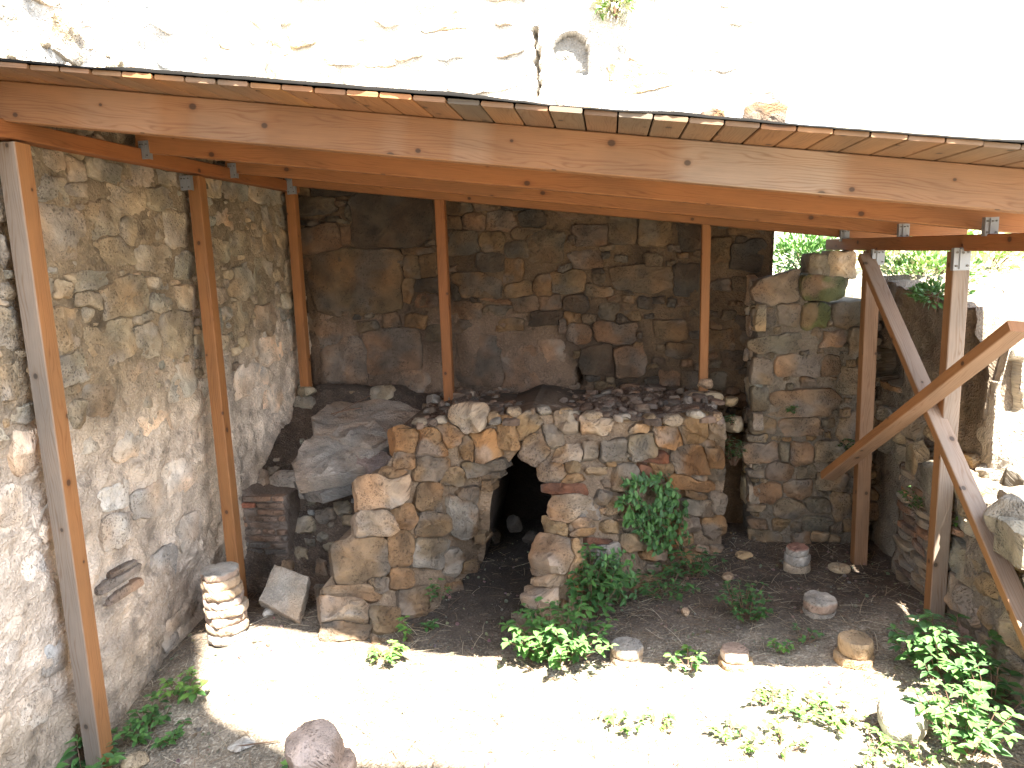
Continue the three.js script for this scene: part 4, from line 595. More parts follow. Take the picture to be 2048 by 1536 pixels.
{ // roof boards, one by one, and the felt on them
  const L = RB.distanceTo(RA), w = 0.108, r = rng(121);
  for (let x = -0.45; x < L + 0.58; x += w + 0.006) {
    const f = -0.25 - 0.075 * x / L - 0.012 * r(), c = RA.clone().addScaledVector(dirR, x + w / 2).addScaledVector(NR, RH + 0.009 + 0.0015 * r()), k = 0.85 + 0.25 * r(), gy = r();
    const a = c.clone().addScaledVector(D, f), b = c.clone().addScaledVector(D, 2.98 - 0.03 * (x / L) );
    beam('board', a, b, w, 0.016, NR, { chamfer: 0.003, tint: [k, k * (0.93 + 0.1 * r()), k * 0.95], aged: [0.15, 0.115, 0.08], weather: (n, p) => { const near = p.clone().sub(RA).dot(D); return smooth(0.45, -0.05, near) * clamp((x > L * 0.45 ? 0.75 : 0.3) * (0.3 + 1.3 * gy) + 0.9 * fbm(p.x * 5, p.z * 9, 3)); } });
  }
  const pos = [], idx = [], nx = 240, ny = 40;
  for (let s = 0; s < 2; s++) for (let j = 0; j <= ny; j++) for (let i = 0; i <= nx; i++) {
    const x = lerp(-0.46, L + 0.655, i / nx), y = (j === 0 ? -0.264 : lerp(-0.262, 2.99, Math.pow((j - 1) / (ny - 1), 1.7))) - 0.075 * x / L * (1 - j / ny), wv = smooth(0.6, -0.3, y) * (0.003 + 0.012 * n3(x * 2.2, 1, 1) + 0.004 * n3(x * 7, 1, 4)) + 0.002;
    const p = RA.clone().addScaledVector(dirR, x).addScaledVector(D, y + (j <= 1 ? 0.006 * n3(x * 5, 3, 3) + 0.004 * n3(x * 40, 2, 2) : 0)).addScaledVector(NR, RH + 0.0195 + Math.max(0.001, wv) + s * 0.003 - (j === 0 ? 0.004 + Math.max(0.001, wv) * 0.6 : 0)); pos.push(p.x, p.y, p.z);
  }
  const W = nx + 1, H2 = W * (ny + 1); for (let j = 0; j < ny; j++) for (let i = 0; i < nx; i++) { const a = j * W + i; idx.push(a, a + W + 1, a + 1, a, a + W, a + W + 1, H2 + a, H2 + a + 1, H2 + a + W + 1, H2 + a, H2 + a + W + 1, H2 + a + W); }
  for (let i = 0; i < nx; i++) { idx.push(i, i + 1, H2 + i + 1, i, H2 + i + 1, H2 + i); const q = ny * W + i; idx.push(q, H2 + q, H2 + q + 1, q, H2 + q + 1, q + 1); }
  const g = new THREE.BufferGeometry(); g.setIndex(idx); g.setAttribute('position', new THREE.Float32BufferAttribute(pos, 3)); g.computeVertexNormals(); placed('roofing_felt', g, M.felt, shelter);
}
// left rail on its three posts
const L1 = at(24, 288, 3.0), railY = L1.y, onRail = (px, py) => { const d = ray(px, py), n = RT; const t = L1.clone().sub(camera.position).dot(n) / d.dot(n); return camera.position.clone().addScaledVector(d, t); };
const L2 = onRail(392, 354), L3 = onRail(583, 384);
const railA = L1.clone().addScaledVector(D, -1.2), railB = L3.clone().addScaledVector(D, 0.06); railA.y = railY; railB.y = lerp(railY, L3.y, 1);
beam('rail', railA.clone().addScaledVector(UP, 0.036), railB.clone().addScaledVector(UP, 0.036), 0.08, 0.072, UP, { tint: [0.98, 0.74, 0.55] });
function post(top, fx, fy, F, w, o = {}) { const f = o.onFloor ? onGround(fx, fy) : at(fx, fy, F); f.y -= 0.04; return beam('post', f, top, w, w, D, o); }
post(L1.clone().addScaledVector(RT, 0.005), 203, 1538, 0, 0.085, { onFloor: true, weather: grey(0.95), tint: [1.1, 1.05, 1.0] });
post(L2.clone().setY(L2.y - 0.002), 480, 1212, 0, 0.075, { onFloor: true, tint: [1, 0.9, 0.75] });
post(L3.clone(), 613, 780, 5.5, 0.072, { tint: [0.98, 0.84, 0.66] });
post(at(879, 372, 5.36), 899, 806, 5.34, 0.072, { tint: [0.9, 0.7, 0.5] });
post(at(1413, 425, 5.2), 1406, 772, 5.14, 0.062, { tint: [0.98, 0.86, 0.68] });
// right rail and posts
const K1 = at(1662, 489, 5.32), K2 = at(2048, 484, 3.12), railDir = K2.clone().sub(K1).normalize();
beam('rail', K1, K1.clone().addScaledVector(railDir, 3.05), 0.075, 0.078, UP, { tint: [0.9, 0.72, 0.58] });
const under = (F) => { const t = (F + K1.z) / -railDir.z; const p = K1.clone().addScaledVector(railDir, -(F + K1.z) / railDir.z); return p.addScaledVector(UP, -0.04); };
const PRa = under(4.62), PRb = under(3.62);
post(PRa, 1717, 1126, 0, 0.085, { onFloor: true, weather: grey(0.35) });
post(PRb, 1868, 1226, 0, 0.08, { onFloor: true, weather: grey(0.85) });
const inRow = D.clone().multiplyScalar(-1);
{ // crossed braces, nailed to the posts' inner sides
  const off = (p, k) => p.clone().addScaledVector(RT, -k);
  beam('brace', off(at(1737, 512, 4.56), 0.02), off(at(2052, 1226, 2.86).lerp(at(1737, 512, 4.56), -0.22), 0.02), 0.05, 0.085, RT, { weather: (n) => Math.max(0, n.y) * 1.0 });
  beam('brace', off(at(1688, 952, 4.45), 0.1), off(at(2090, 652, 3.02), 0.1), 0.055, 0.095, RT, { tint: [1, 0.92, 0.82], weather: (n) => Math.max(0, -n.y) * 0.6 });
}
function bracket(p, w, h, n, name = 'bracket') {                  // folded galvanised plate with a raised rib, two flanges and bolts
  const g = new THREE.Group(); g.name = name; shelter.add(g); g.position.copy(p); const q = new THREE.Matrix4().makeBasis(n.clone().cross(UP).negate().normalize(), UP, n); g.quaternion.setFromRotationMatrix(q);
  const t = 0.003, bx = (a, b, c, x, y, z) => { const e = new THREE.BoxGeometry(a, b, c); e.translate(x, y, z); return e; };
  part('plate', mergeGeometries([bx(w, h, t, 0, 0, 0.002), bx(w * 0.34, h * 0.9, t * 2, 0, 0, 0.0065), bx(t, h, 0.03, -w / 2, 0, -0.012), bx(t, h, 0.03, w / 2, 0, -0.012)]), M.steel, g);
  for (const [x, y] of [[-0.33, 0.3], [0.33, 0.3], [-0.33, -0.3], [0.33, -0.3], [0, 0.28]]) { const e = new THREE.CylinderGeometry(w * 0.075, w * 0.075, 0.006, 8); e.rotateX(Math.PI / 2); e.translate(x * w, y * h, x ? 0.005 : 0.011); part('bolt', e, M.bolt, g); }
}
const toCam = D.clone().negate(), inner = RT.clone().negate();
for (const [px, py, F, w, h] of [[1983, 453, 3.33, 0.055, 0.085], [1808, 462, 4.2, 0.055, 0.085], [1690, 470, 5.02, 0.055, 0.085]]) bracket(at(px, py, F), w, h, toCam);
for (const i of [1, 2, 3]) { const q = RA.clone().addScaledVector(D, rafters[i] - 0.002), x = (0.145 - room(q.x, q.z)[0]) / dirR.dot(RT); bracket(q.addScaledVector(dirR, x).addScaledVector(UP, 0.012), 0.05, 0.09, toCam); }
bracket(at(1757, 514, 4.5), 0.07, 0.1, toCam); bracket(at(1924, 518, 3.52), 0.075, 0.11, toCam); bracket(onRail(383, 368).addScaledVector(D, -0.06), 0.06, 0.08, toCam); bracket(at(582, 376, 5.42), 0.06, 0.09, toCam);
// ---------------------------------------------------------------- small brick pillars of the underfloor heating, and loose stones
function discGeo(rad, h, o = {}) {
  const K = 44, sd = RS() * 90, pos = [], uv = [], col = [], idx = [], c = o.color, rings = [[0.93, 0], [0.985, 0.14 * h], [1.0, 0.42 * h], [0.995, 0.7 * h], [0.975, 0.9 * h], [0.91, h], [0.5, h]];
  const put = (x, y, z, q) => { const k = (1 + 0.3 * fbm(x * 14 + sd, y * 14, z * 14) + 0.15 * n3(x * 60, y * 60, z * 60 + sd)); const t = q ? o.top ?? c : c; pos.push(x, y, z); uv.push(x / 0.4 + sd + y, z / 0.4 + y * 1.7); col.push(t[0] * k, t[1] * k, t[2] * k); };
  for (const [s, y] of rings) for (let k = 0; k < K; k++) {
    const a = k / K * 2 * Math.PI, e = 1 + 0.055 * n3(Math.cos(a) * 2.2 + sd, Math.sin(a) * 2.2, 1) + 0.05 * n3(Math.cos(a) * 7 + sd, Math.sin(a) * 7, y * 30) - (o.chip && s > 0.9 ? o.chip * smooth(0.25, 0.6, n3(Math.cos(a) * 1.6 + sd, Math.sin(a) * 1.6, 5)) : 0);
    put(Math.cos(a) * rad * s * e, y + 0.008 * n3(Math.cos(a) * 3 * s, Math.sin(a) * 3 * s, sd) * (y > 0 ? 1 : 0) + (o.dome && s < 0.99 ? o.dome * (1 - s * s) : 0), Math.sin(a) * rad * s * e, y >= h * 0.9);
  }
  put(0, h + (o.dome ?? 0) + 0.003, 0, true);
  for (let i = 0; i + 1 < rings.length; i++) for (let k = 0; k < K; k++) { const a = i * K + k, b = i * K + (k + 1) % K; idx.push(a, b + K, b, a, a + K, b + K); }
  const l = (rings.length - 1) * K; for (let k = 0; k < K; k++) idx.push(l + k, rings.length * K, l + (k + 1) % K);
  const g = new THREE.BufferGeometry(); g.setIndex(idx); g.setAttribute('position', new THREE.Float32BufferAttribute(pos, 3)); g.setAttribute('uv', new THREE.Float32BufferAttribute(uv, 2)); g.setAttribute('color', new THREE.Float32BufferAttribute(col, 3)); return toCreasedNormals(g, 0.7);
}
const PC = { tan: [0.50, 0.38, 0.265], rose: [0.49, 0.36, 0.28], grey: [0.44, 0.40, 0.35], pale: [0.55, 0.49, 0.42], ochre: [0.44, 0.30, 0.17], red: [0.42, 0.22, 0.16] };
// discs from the ground up: [radius factor, height, colour, top colour, sideways shift]
function pila(px, py, w, label, discs, o = {}) {
  const p = onGround(px, py), rad = w * (-p.z / FPX) * 1.04 / 2; p.z -= rad * 0.7;
  p.y = ground(p.x, -p.z) - 0.02; const t = thing('brick_pillar', label, 'brick pillar', 'low round brick pillars on the floor', p);
  let y = 0; const r = rng(px);
  for (const [f, h, c, top, dx = 0, dz = 0] of discs) { const m = part('disc', discGeo(rad * f, h, { color: tint(PC[c], r, 0.1), top: top ? tint(PC[top], r, 0.06) : undefined, chip: o.chip, dome: h > 0.1 ? 0.012 : 0 }), M.stone, t); m.position.set(dx * rad, y, dz * rad); m.rotation.y = r() * 6; m.rotation.z = (r() - 0.5) * 0.05; y += h + 0.002; }
  if (o.tilt) { const m = t.children[t.children.length - 1]; m.rotation.x = o.tilt; m.rotation.z = 0.08; }
  return t;
}
pila(446, 1290, 84, 'tallest brick pillar, a stack of eight worn discs against the left wall', [[1, 0.055, 'pale'], [1.02, 0.05, 'tan', 0, 0.03], [0.99, 0.05, 'rose', 0, 0.02], [1.02, 0.048, 'tan', 0, 0.05], [0.97, 0.045, 'rose', 0, 0.01], [0.98, 0.05, 'tan', 0, 0], [0.93, 0.06, 'tan', 0, -0.08], [0.91, 0.04, 'rose', 'grey', -0.07]], { chip: 0.08 });
pila(1257, 1331, 69, 'low pillar with grey top half in the sun, right of the big weed clump', [[1.0, 0.05, 'tan'], [0.97, 0.055, 'tan', 'grey']]);
pila(1480, 1340, 73, 'low pillar with narrow white disc on a wider one, second from right in the front row', [[1.0, 0.05, 'ochre'], [0.80, 0.05, 'pale', 'rose', -0.1]]);
pila(1721, 1335, 82, 'low ochre pillar of two discs, rightmost of the front row', [[1.0, 0.055, 'ochre'], [0.86, 0.08, 'ochre', 'ochre', 0.06]], { chip: 0.05 });
pila(1648, 1233, 67, 'single grey pinkish disc pillar in the middle of the shaded floor', [[1.0, 0.04, 'grey'], [0.98, 0.065, 'rose', 'grey']]);
pila(1601, 1146, 54, 'small pillar of three discs with reddish top at the back of the floor', [[1.0, 0.075, 'tan'], [0.94, 0.06, 'pale'], [0.82, 0.05, 'pale', 'red']]);
{ // the broken pillar nearest to the viewer
  const p = onGround(652, 1600); p.y = ground(p.x, -p.z); const rad = 0.112, t = thing('brick_pillar', 'broken reddish pillar nearest the viewer at the bottom edge, its top block tilted', 'brick pillar', null, p), r = rng(9);
  [[1.0, 0.06, 'rose'], [1.02, 0.06, 'red'], [1.0, 0.055, 'rose']].forEach(([f, h, c], i) => { const m = part('disc', discGeo(rad * f, h, { color: tint(PC[c], r, 0.1), chip: 0.06 }), M.stone, t); m.position.set(0.02 * (i - 1), i * 0.06, 0); });
  const m = part('broken_block', discGeo(rad * 1.0, 0.13, { color: [0.44, 0.32, 0.25], top: [0.47, 0.36, 0.295], chip: 0.10, dome: 0.025 }), M.stone, t); m.position.set(-0.012, 0.175, 0); m.rotation.set(0.26, 0.8, 0.12);
}
rock(1812, 1482, 116, 124, { name: 'boulder', label: 'sunlit white boulder beside the leafy weed at the lower right', category: 'boulder', color: [0.56, 0.50, 0.42], turn: 0.4, cuts: 7 });
rock(1490, 1118, 36, 18, { label: 'small ochre stone lying on the floor at the foot of the back wall section', color: COL.ochre, flatness: 0.6 });
rock(1681, 1146, 46, 26, { label: 'flat pale stone at the foot of the back right post', color: COL.pale, flatness: 0.55 });
rock(1457, 1160, 28, 18, { label: 'small pinkish stone between the floor weeds', color: COL.pink });
rock(1371, 1231, 22, 18, { label: 'little pink stone among the dry straw', color: COL.pink });
rock(910, 1143, 30, 26, { label: 'pale stone at the inner foot of the left furnace cheek', color: COL.lime });
rock(535, 1232, 30, 20, { label: 'white stone under the leaning square slab', color: COL.lime });
rock(990, 1085, 34, 34, { label: 'grey stone just inside the furnace mouth, left side', color: [0.12, 0.10, 0.08] });
rock(1030, 1062, 40, 44, { on: 4.95, label: 'upright dark stone deep inside the furnace mouth', color: [0.07, 0.06, 0.05] });
rock(1062, 1085, 40, 30, { on: 4.75, label: 'low dark stone deep inside the furnace mouth, right side', color: [0.07, 0.06, 0.05] });
rock(268, 1538, 60, 34, { label: 'pale stone at the foot of the nearest left post', color: COL.pale });
rock(1413, 806, 76, 32, { on: 5.02, label: 'long pale stone on the furnace top before the fourth post', color: COL.pale, flatness: 0.6, turn: 0.1 });
rock(1412, 776, 34, 26, { on: 5.1, label: 'small stone at the very foot of the post on the furnace top', color: COL.pink });
rock(1462, 812, 40, 26, { on: 5.12, label: 'brownish stone overhanging the right end of the furnace top', color: COL.beige, flatness: 0.6 });
rock(1470, 862, 46, 42, { on: 5.1, label: 'stone wedged between furnace and wall section', color: COL.pale });
rock(612, 792, 40, 26, { on: 5.45, label: 'rough stone at the foot of the corner post on the rubble', color: COL.grey });
rock(930, 1420, 20, 8, { label: 'flat chip of stone out on the sunlit floor', color: COL.pale });
rock(480, 1500, 60, 14, { label: 'flat whitish stone sunk in the litter, left of the broken pillar', color: COL.lime, flatness: 0.5 });
rock(2040, 1070, 110, 110, { on: 3.05, label: 'large dark boulder capping the ledge at the right edge', category: 'boulder', color: [0.3, 0.26, 0.2] });

// ---------------------------------------------------------------- plants
const leafGeo = (() => [0, 1].map((k) => {                        // a pointed leaf one unit long, folded along its midrib
  const w = [0.28, 0.23][k], pts = [[0, 0], [0.18, 0.55], [0.42, 1], [0.7, 0.72], [1, 0]], pos = [], idx = [];
  for (const [t, s] of pts) { const d = -0.22 * t * t; pos.push(-w * s, d + 0.10 * s, t, 0, d, t, w * s, d + 0.10 * s, t); }
  for (let i = 0; i + 1 < pts.length; i++) { const a = i * 3; idx.push(a, a + 3, a + 4, a, a + 4, a + 1, a + 1, a + 4, a + 5, a + 1, a + 5, a + 2); }
  const g = new THREE.BufferGeometry(); g.setIndex(idx); g.setAttribute('position', new THREE.Float32BufferAttribute(pos, 3)); g.computeVertexNormals(); return g;
}))();
function leafPose(p, dir, nrm, size) { const z = dir.clone().normalize(), x = nrm.clone().cross(z).normalize(), y = z.clone().cross(x); return new THREE.Matrix4().makeBasis(x.multiplyScalar(size), y.multiplyScalar(size), z.multiplyScalar(size)).setPosition(p); }
// stems arch out of the foot; leaves sit along them and in a tuft at the tip
function plant(name, label, category, p, o) {
  const t = thing(name, label, category, o.group, p), r = rng(o.seed ?? Math.round(p.x * 1000 + p.z * 777) >>> 0), upv = (o.up ?? UP).clone().normalize(), leaves = [], stems = [];
  const e1 = upv.clone().cross(Math.abs(upv.z) < 0.9 ? v3(0, 0, 1) : v3(1, 0, 0)).normalize(), e2 = upv.clone().cross(e1), S = o.leaf ?? 0.045;
  for (let i = 0; i < o.stems; i++) {
    const a = r() * 6.283, rad = Math.sqrt(r()), out = e1.clone().multiplyScalar(Math.cos(a)).addScaledVector(e2, Math.sin(a)); if (o.flatten) out.addScaledVector(o.flatten, -out.dot(o.flatten) * 0.85);
    const patch = o.roots ? o.roots(r).sub(p) : null, H = o.h * (0.45 + 0.55 * Math.sqrt(1 - 0.8 * rad * rad)) * (0.75 + 0.4 * r()), root = patch ?? out.clone().multiplyScalar(o.w * 0.3 * rad), tip = (patch ? patch.clone().addScaledVector(out, 0.07).addScaledVector(UP, -0.02) : out.clone().multiplyScalar(o.w * rad)).addScaledVector(upv, H);
    const mid = root.clone().lerp(tip, 0.5).addScaledVector(upv, H * 0.12).addScaledVector(out, (r() - 0.5) * 0.06), cv = new THREE.QuadraticBezierCurve3(root, mid, tip);
    stems.push(new THREE.TubeGeometry(cv, 5, o.stem ?? 0.002, 4));
    const nL = Math.max(3, Math.round((o.perStem ?? 9) * (0.7 + 0.6 * r())));
    for (let k = 0; k < nL; k++) {
      const q = k < 3 ? 1 : lerp(0.25, 1, r()), b = cv.getPoint(q), th = r() * 6.283, side = e1.clone().multiplyScalar(Math.cos(th)).addScaledVector(e2, Math.sin(th));
      const dir = side.clone().addScaledVector(out, 0.5).addScaledVector(UP, k < 3 ? 0.3 : -0.05 + 0.35 * r()), nr = UP.clone().multiplyScalar(0.8).addScaledVector(side, -0.1).addScaledVector(o.face ?? UP, 0.5).addScaledVector(v3(r() - 0.5, r() - 0.5, r() - 0.5), 0.6);
      leaves.push([leafPose(b, dir, nr, S * (0.55 + 0.6 * r()) * (k < 3 ? 0.8 : 1)), (r() * 2) | 0, o.tone !== undefined && r() < 0.6 ? o.tone : (r() * 3) | 0]);
    }
  }
  part('stems', mergeGeometries(stems), M.stem, t);
  if (o.single) leaves.slice(0, 290).forEach(([m, g, c]) => { const e = part('leaf', leafGeo[g], LEAF[c], t); m.decompose(e.position, e.quaternion, e.scale); });
  const rest = o.single ? leaves.slice(290) : leaves;
  for (let c = 0; c < 4; c++) { const q = rest.filter((e) => e[2] === c).map(([m, g]) => leafGeo[g].clone().applyMatrix4(m)); if (q.length) part('foliage', mergeGeometries(q), LEAF[c], t).userData.kind = 'stuff'; }
  return t;
}
const GP = (px, py) => onGround(px, py), FS = (px, py, d = 0) => SF.point(px, py).addScaledVector(SF.normal(px, py), d);
const fN = SF.normal(1290, 1020);
plant('climbing_weed', 'largest green weed, climbing the furnace face right of the arch', 'plant', FS(1288, 1035, 0.1), { stems: 62, h: 0.11, w: 0.2, leaf: 0.062, perStem: 11, up: fN, face: fN, single: true, roots: (r) => { const q = r() * 6.283, k = Math.sqrt(r()); return FS(1288 + 70 * k * Math.cos(q), 1018 + 66 * k * Math.sin(q), 0.03); } });
plant('climbing_weed', 'narrow sprig of leaves above the climbing weed on the furnace face', 'plant', FS(1312, 960, 0.07), { stems: 5, h: 0.07, w: 0.09, leaf: 0.06, perStem: 7, up: fN, face: fN, single: true });
plant('leafy_weed', 'bushy green weed leaning on the right jamb of the furnace arch', 'plant', FS(1178, 1180, 0.0).setY(GP(1178, 1235).y), { stems: 50, h: 0.40, w: 0.21, leaf: 0.07, perStem: 12, single: true });
plant('leafy_weed', 'wide green weed in front of the right jamb, its lower leaves in full sun', 'plant', GP(1120, 1318), { stems: 64, h: 0.26, w: 0.30, leaf: 0.066, perStem: 10, tone: 1, single: true });
plant('leafy_weed', 'green weed trailing down between the climbing weed and the jamb weed', 'plant', FS(1212, 1135, 0.06), { stems: 20, h: 0.10, w: 0.15, leaf: 0.058, perStem: 9, up: fN, face: fN, single: true, roots: (r) => FS(1190 + 45 * r(), 1110 + 60 * r(), 0.03) });
plant('leafy_weed', 'low dark weed at the foot of the furnace face, behind the straw', 'plant', GP(1330, 1190), { stems: 24, h: 0.14, w: 0.22, leaf: 0.05, perStem: 8, tone: 2 });
plant('leafy_weed', 'dark weed at the right end of the furnace foot', 'plant', GP(1385, 1155), { stems: 24, h: 0.18, w: 0.22, leaf: 0.05, perStem: 8, tone: 2 });
plant('leafy_weed', 'round weed standing alone between the pillars of the shaded floor', 'plant', GP(1490, 1240), { stems: 26, h: 0.2, w: 0.17, leaf: 0.042, perStem: 11, tone: 2, single: true });
plant('leafy_weed', 'big leafed weed at the foot of the front right post', 'plant', GP(1878, 1348), { stems: 28, h: 0.27, w: 0.22, leaf: 0.068, perStem: 12, single: true });
plant('leafy_weed', 'big leafed weed in sun and shade right of the white boulder', 'plant', GP(1928, 1510), { stems: 22, h: 0.27, w: 0.19, leaf: 0.066, perStem: 12, tone: 1, single: true });
plant('leafy_weed', 'dark weed in the shadow of the ledge at the right edge', 'plant', GP(1985, 1430), { stems: 12, h: 0.22, w: 0.14, leaf: 0.07, perStem: 8, tone: 2, single: true });
plant('leafy_weed', 'pale green weed at the shadow edge by the left wall', 'plant', GP(375, 1402), { stems: 9, h: 0.13, w: 0.12, leaf: 0.06, perStem: 8, tone: 3 });
plant('leafy_weed', 'second green weed along the foot of the left wall, nearer than the pale one', 'plant', GP(305, 1452), { stems: 9, h: 0.12, w: 0.11, leaf: 0.055, perStem: 8 });
plant('leafy_weed', 'small weed just right of the nearest left post', 'plant', GP(268, 1490), { stems: 7, h: 0.1, w: 0.08, leaf: 0.05, perStem: 8 });
plant('leafy_weed', 'flat weed on the litter, third from the left wall', 'plant', GP(352, 1478), { stems: 7, h: 0.06, w: 0.1, leaf: 0.05, perStem: 7 });
plant('leafy_weed', 'bluish weed before the nearest left post at the bottom left', 'plant', GP(165, 1560), { stems: 10, h: 0.16, w: 0.16, leaf: 0.085, perStem: 7, single: true });
plant('leafy_weed', 'small weed inside the furnace passage on the left', 'plant', GP(872, 1205), { stems: 9, h: 0.13, w: 0.1, leaf: 0.045, perStem: 7 });
plant('leafy_weed', 'bright little weed on the shadow edge before the furnace passage', 'plant', GP(814, 1280), { stems: 5, h: 0.12, w: 0.05, leaf: 0.05, perStem: 8, tone: 3 });
plant('leafy_weed', 'tiny weed on the passage floor', 'plant', GP(862, 1258), { stems: 4, h: 0.06, w: 0.05, leaf: 0.045, perStem: 6 });
plant('leafy_weed', 'sunlit yellowish weed at the left foot of the furnace', 'plant', GP(778, 1322), { stems: 12, h: 0.09, w: 0.11, leaf: 0.05, perStem: 7, tone: 3 });
plant('leafy_weed', 'small weed half in sun between the first two front pillars', 'plant', GP(1378, 1342), { stems: 8, h: 0.1, w: 0.1, leaf: 0.055, perStem: 7, tone: 3 });
plant('leafy_weed', 'bright weed on top of the ledge behind the front right post', 'plant', at(1932, 1085, 3.7), { stems: 22, h: 0.22, w: 0.13, leaf: 0.05, perStem: 10, tone: 3 });
plant('leafy_weed', 'green tuft hanging on the ledge between the right posts', 'plant', at(1843, 1020, 4.0), { stems: 16, h: 0.14, w: 0.13, leaf: 0.035, perStem: 10, tone: 1 });
plant('leafy_weed', 'dark tuft growing from the wall corner behind the back right post', 'plant', at(1695, 905, 4.95), { stems: 10, h: 0.12, w: 0.1, leaf: 0.04, perStem: 9, tone: 2 });
plant('leafy_weed', 'tiny tuft rooted in the middle of the wall section', 'plant', at(1590, 828, 4.9), { stems: 6, h: 0.06, w: 0.06, leaf: 0.045, perStem: 7, tone: 0 });
plant('leafy_weed', 'dark ivy in the gap between furnace and wall section', 'plant', at(1466, 930, 4.98), { stems: 18, h: 0.2, w: 0.07, leaf: 0.04, perStem: 9, tone: 2 });
plant('leafy_weed', 'small tuft above the stone wedged beside the furnace', 'plant', at(1466, 850, 5.0), { stems: 6, h: 0.07, w: 0.06, leaf: 0.045, perStem: 7, tone: 2 });
plant('leafy_weed', 'weed at the left foot of the nearest broken pillar', 'plant', GP(592, 1545), { stems: 6, h: 0.12, w: 0.07, leaf: 0.05, perStem: 7, tone: 3 });
plant('leafy_weed', 'small weeds behind the ochre front pillar', 'plant', GP(1612, 1285), { stems: 6, h: 0.06, w: 0.1, leaf: 0.04, perStem: 6 });
plant('leafy_weed', 'little weed right of the white topped pillar', 'plant', GP(1560, 1308), { stems: 5, h: 0.08, w: 0.05, leaf: 0.04, perStem: 7, tone: 3 });
plant('spindly_weed', 'tall thin weed with few leaves behind the right brace', 'plant', at(1960, 985, 3.9), { stems: 7, h: 0.34, w: 0.1, leaf: 0.03, perStem: 12, tone: 3 });
for (const [px, py, label, s, w] of [[1232, 1452, 'scattered low weed in glaring sun, left of centre foreground', 7, 0.12], [1312, 1458, 'small sunlit weed in the middle foreground', 5, 0.08], [1545, 1408, 'sunlit weeds below the white topped pillar', 9, 0.14], [1610, 1425, 'dense sunlit weed patch left of the white boulder', 12, 0.15], [1668, 1450, 'yellow green sunlit weed close to the boulder', 12, 0.14], [1480, 1482, 'sparse sunlit weed near the bottom edge', 6, 0.12], [1560, 1500, 'sunlit weed at the bottom right foreground', 9, 0.15], [1740, 1515, 'sunlit weed below the white boulder', 9, 0.14], [1830, 1528, 'sunlit weed in the bottom right, before the big leafed one', 8, 0.13], [1765, 1490, 'weed in the small shadow left of the boulder foot', 5, 0.05]]) plant('ground_weed', label, 'plant', GP(px, py), { stems: s, h: 0.06, w, leaf: 0.04, perStem: 7, tone: 3 });
function bush(label, p, o) {
  const t = thing('bush', label, 'bush', null, p), r = rng(o.seed), by = [[], [], [], [], []], tw = [];
  for (let i = 0; i < 14; i++) { const d = v3(r() - 0.5, 0.5 + r() * 0.7, r() - 0.5).normalize(); tw.push(new THREE.TubeGeometry(new THREE.QuadraticBezierCurve3(v3(0, -0.05, 0), v3(d.x * o.rx * 0.3, d.y * o.ry * 0.6, d.z * o.rx * 0.3), v3(d.x * o.rx * 0.8, d.y * o.ry * 1.1, d.z * o.rx * 0.8)), 4, 0.006, 4)); }
  part('twigs', mergeGeometries(tw), M.stem, t);
  for (let i = 0; i < o.n; i++) {
    const d = v3(r() - 0.5, r() - 0.45, r() - 0.5).normalize(), k = Math.pow(r(), 0.4), c = 1 + 0.35 * n3(d.x * 2.5 + o.seed, d.y * 2.5, d.z * 2.5);
    if (n3(d.x * 4 + o.seed, d.y * 4, d.z * 4 + k * 3) < -0.35) continue;
    const q = v3(d.x * o.rx * k * c, o.ry * (0.75 + d.y * k * c), d.z * o.rx * k * c), dir = d.clone().addScaledVector(v3(r() - 0.5, r(), r() - 0.5), 1.1);
    by[o.tones[(r() * o.tones.length) | 0]].push(leafGeo[1].clone().applyMatrix4(leafPose(q, dir, UP.clone().addScaledVector(d, 0.6).addScaledVector(v3(r() - 0.5, 0, r() - 0.5), 0.8), o.leaf * (0.6 + 0.8 * r()))));
  }
  by.forEach((q, c) => { if (q.length) part('crown', mergeGeometries(q), LEAF[c], t); }); return t;
}
bush('round green bush on the wall top just under the rafters, left of the pale block', at(1608, 552, 5.9), { seed: 3, rx: 0.27, ry: 0.2, n: 3200, leaf: 0.035, tones: [0, 1, 1, 3] });
bush('pale straggly shrub on the slope between the right posts', at(1850, 580, 5.2), { seed: 5, rx: 0.36, ry: 0.16, n: 1700, leaf: 0.045, tones: [1, 3, 4] });
bush('light green shrub behind the brace top', at(1785, 545, 6.4), { seed: 7, rx: 0.5, ry: 0.2, n: 1800, leaf: 0.055, tones: [3, 4, 4] });
bush('faint shrub on the sunlit slope right of the front post', at(1975, 560, 6.2), { seed: 9, rx: 0.55, ry: 0.2, n: 1600, leaf: 0.06, tones: [3, 4, 4] });
bush('dry shrub far up the slope under the right rail', at(1900, 520, 8.2), { seed: 11, rx: 0.9, ry: 0.28, n: 1600, leaf: 0.09, tones: [4, 4, 3] });
bush('tuft of leaves growing high on the sunlit wall above the niche', SB.toWorld(...SB.fromPx(1232, 28), 0.06), { seed: 13, rx: 0.16, ry: 0.09, n: 420, leaf: 0.05, tones: [3, 4, 4] });
bush('low tuft hanging over the right wall top beside the front post', at(1872, 606, 4.25), { seed: 15, rx: 0.15, ry: 0.07, n: 500, leaf: 0.04, tones: [0, 1] });

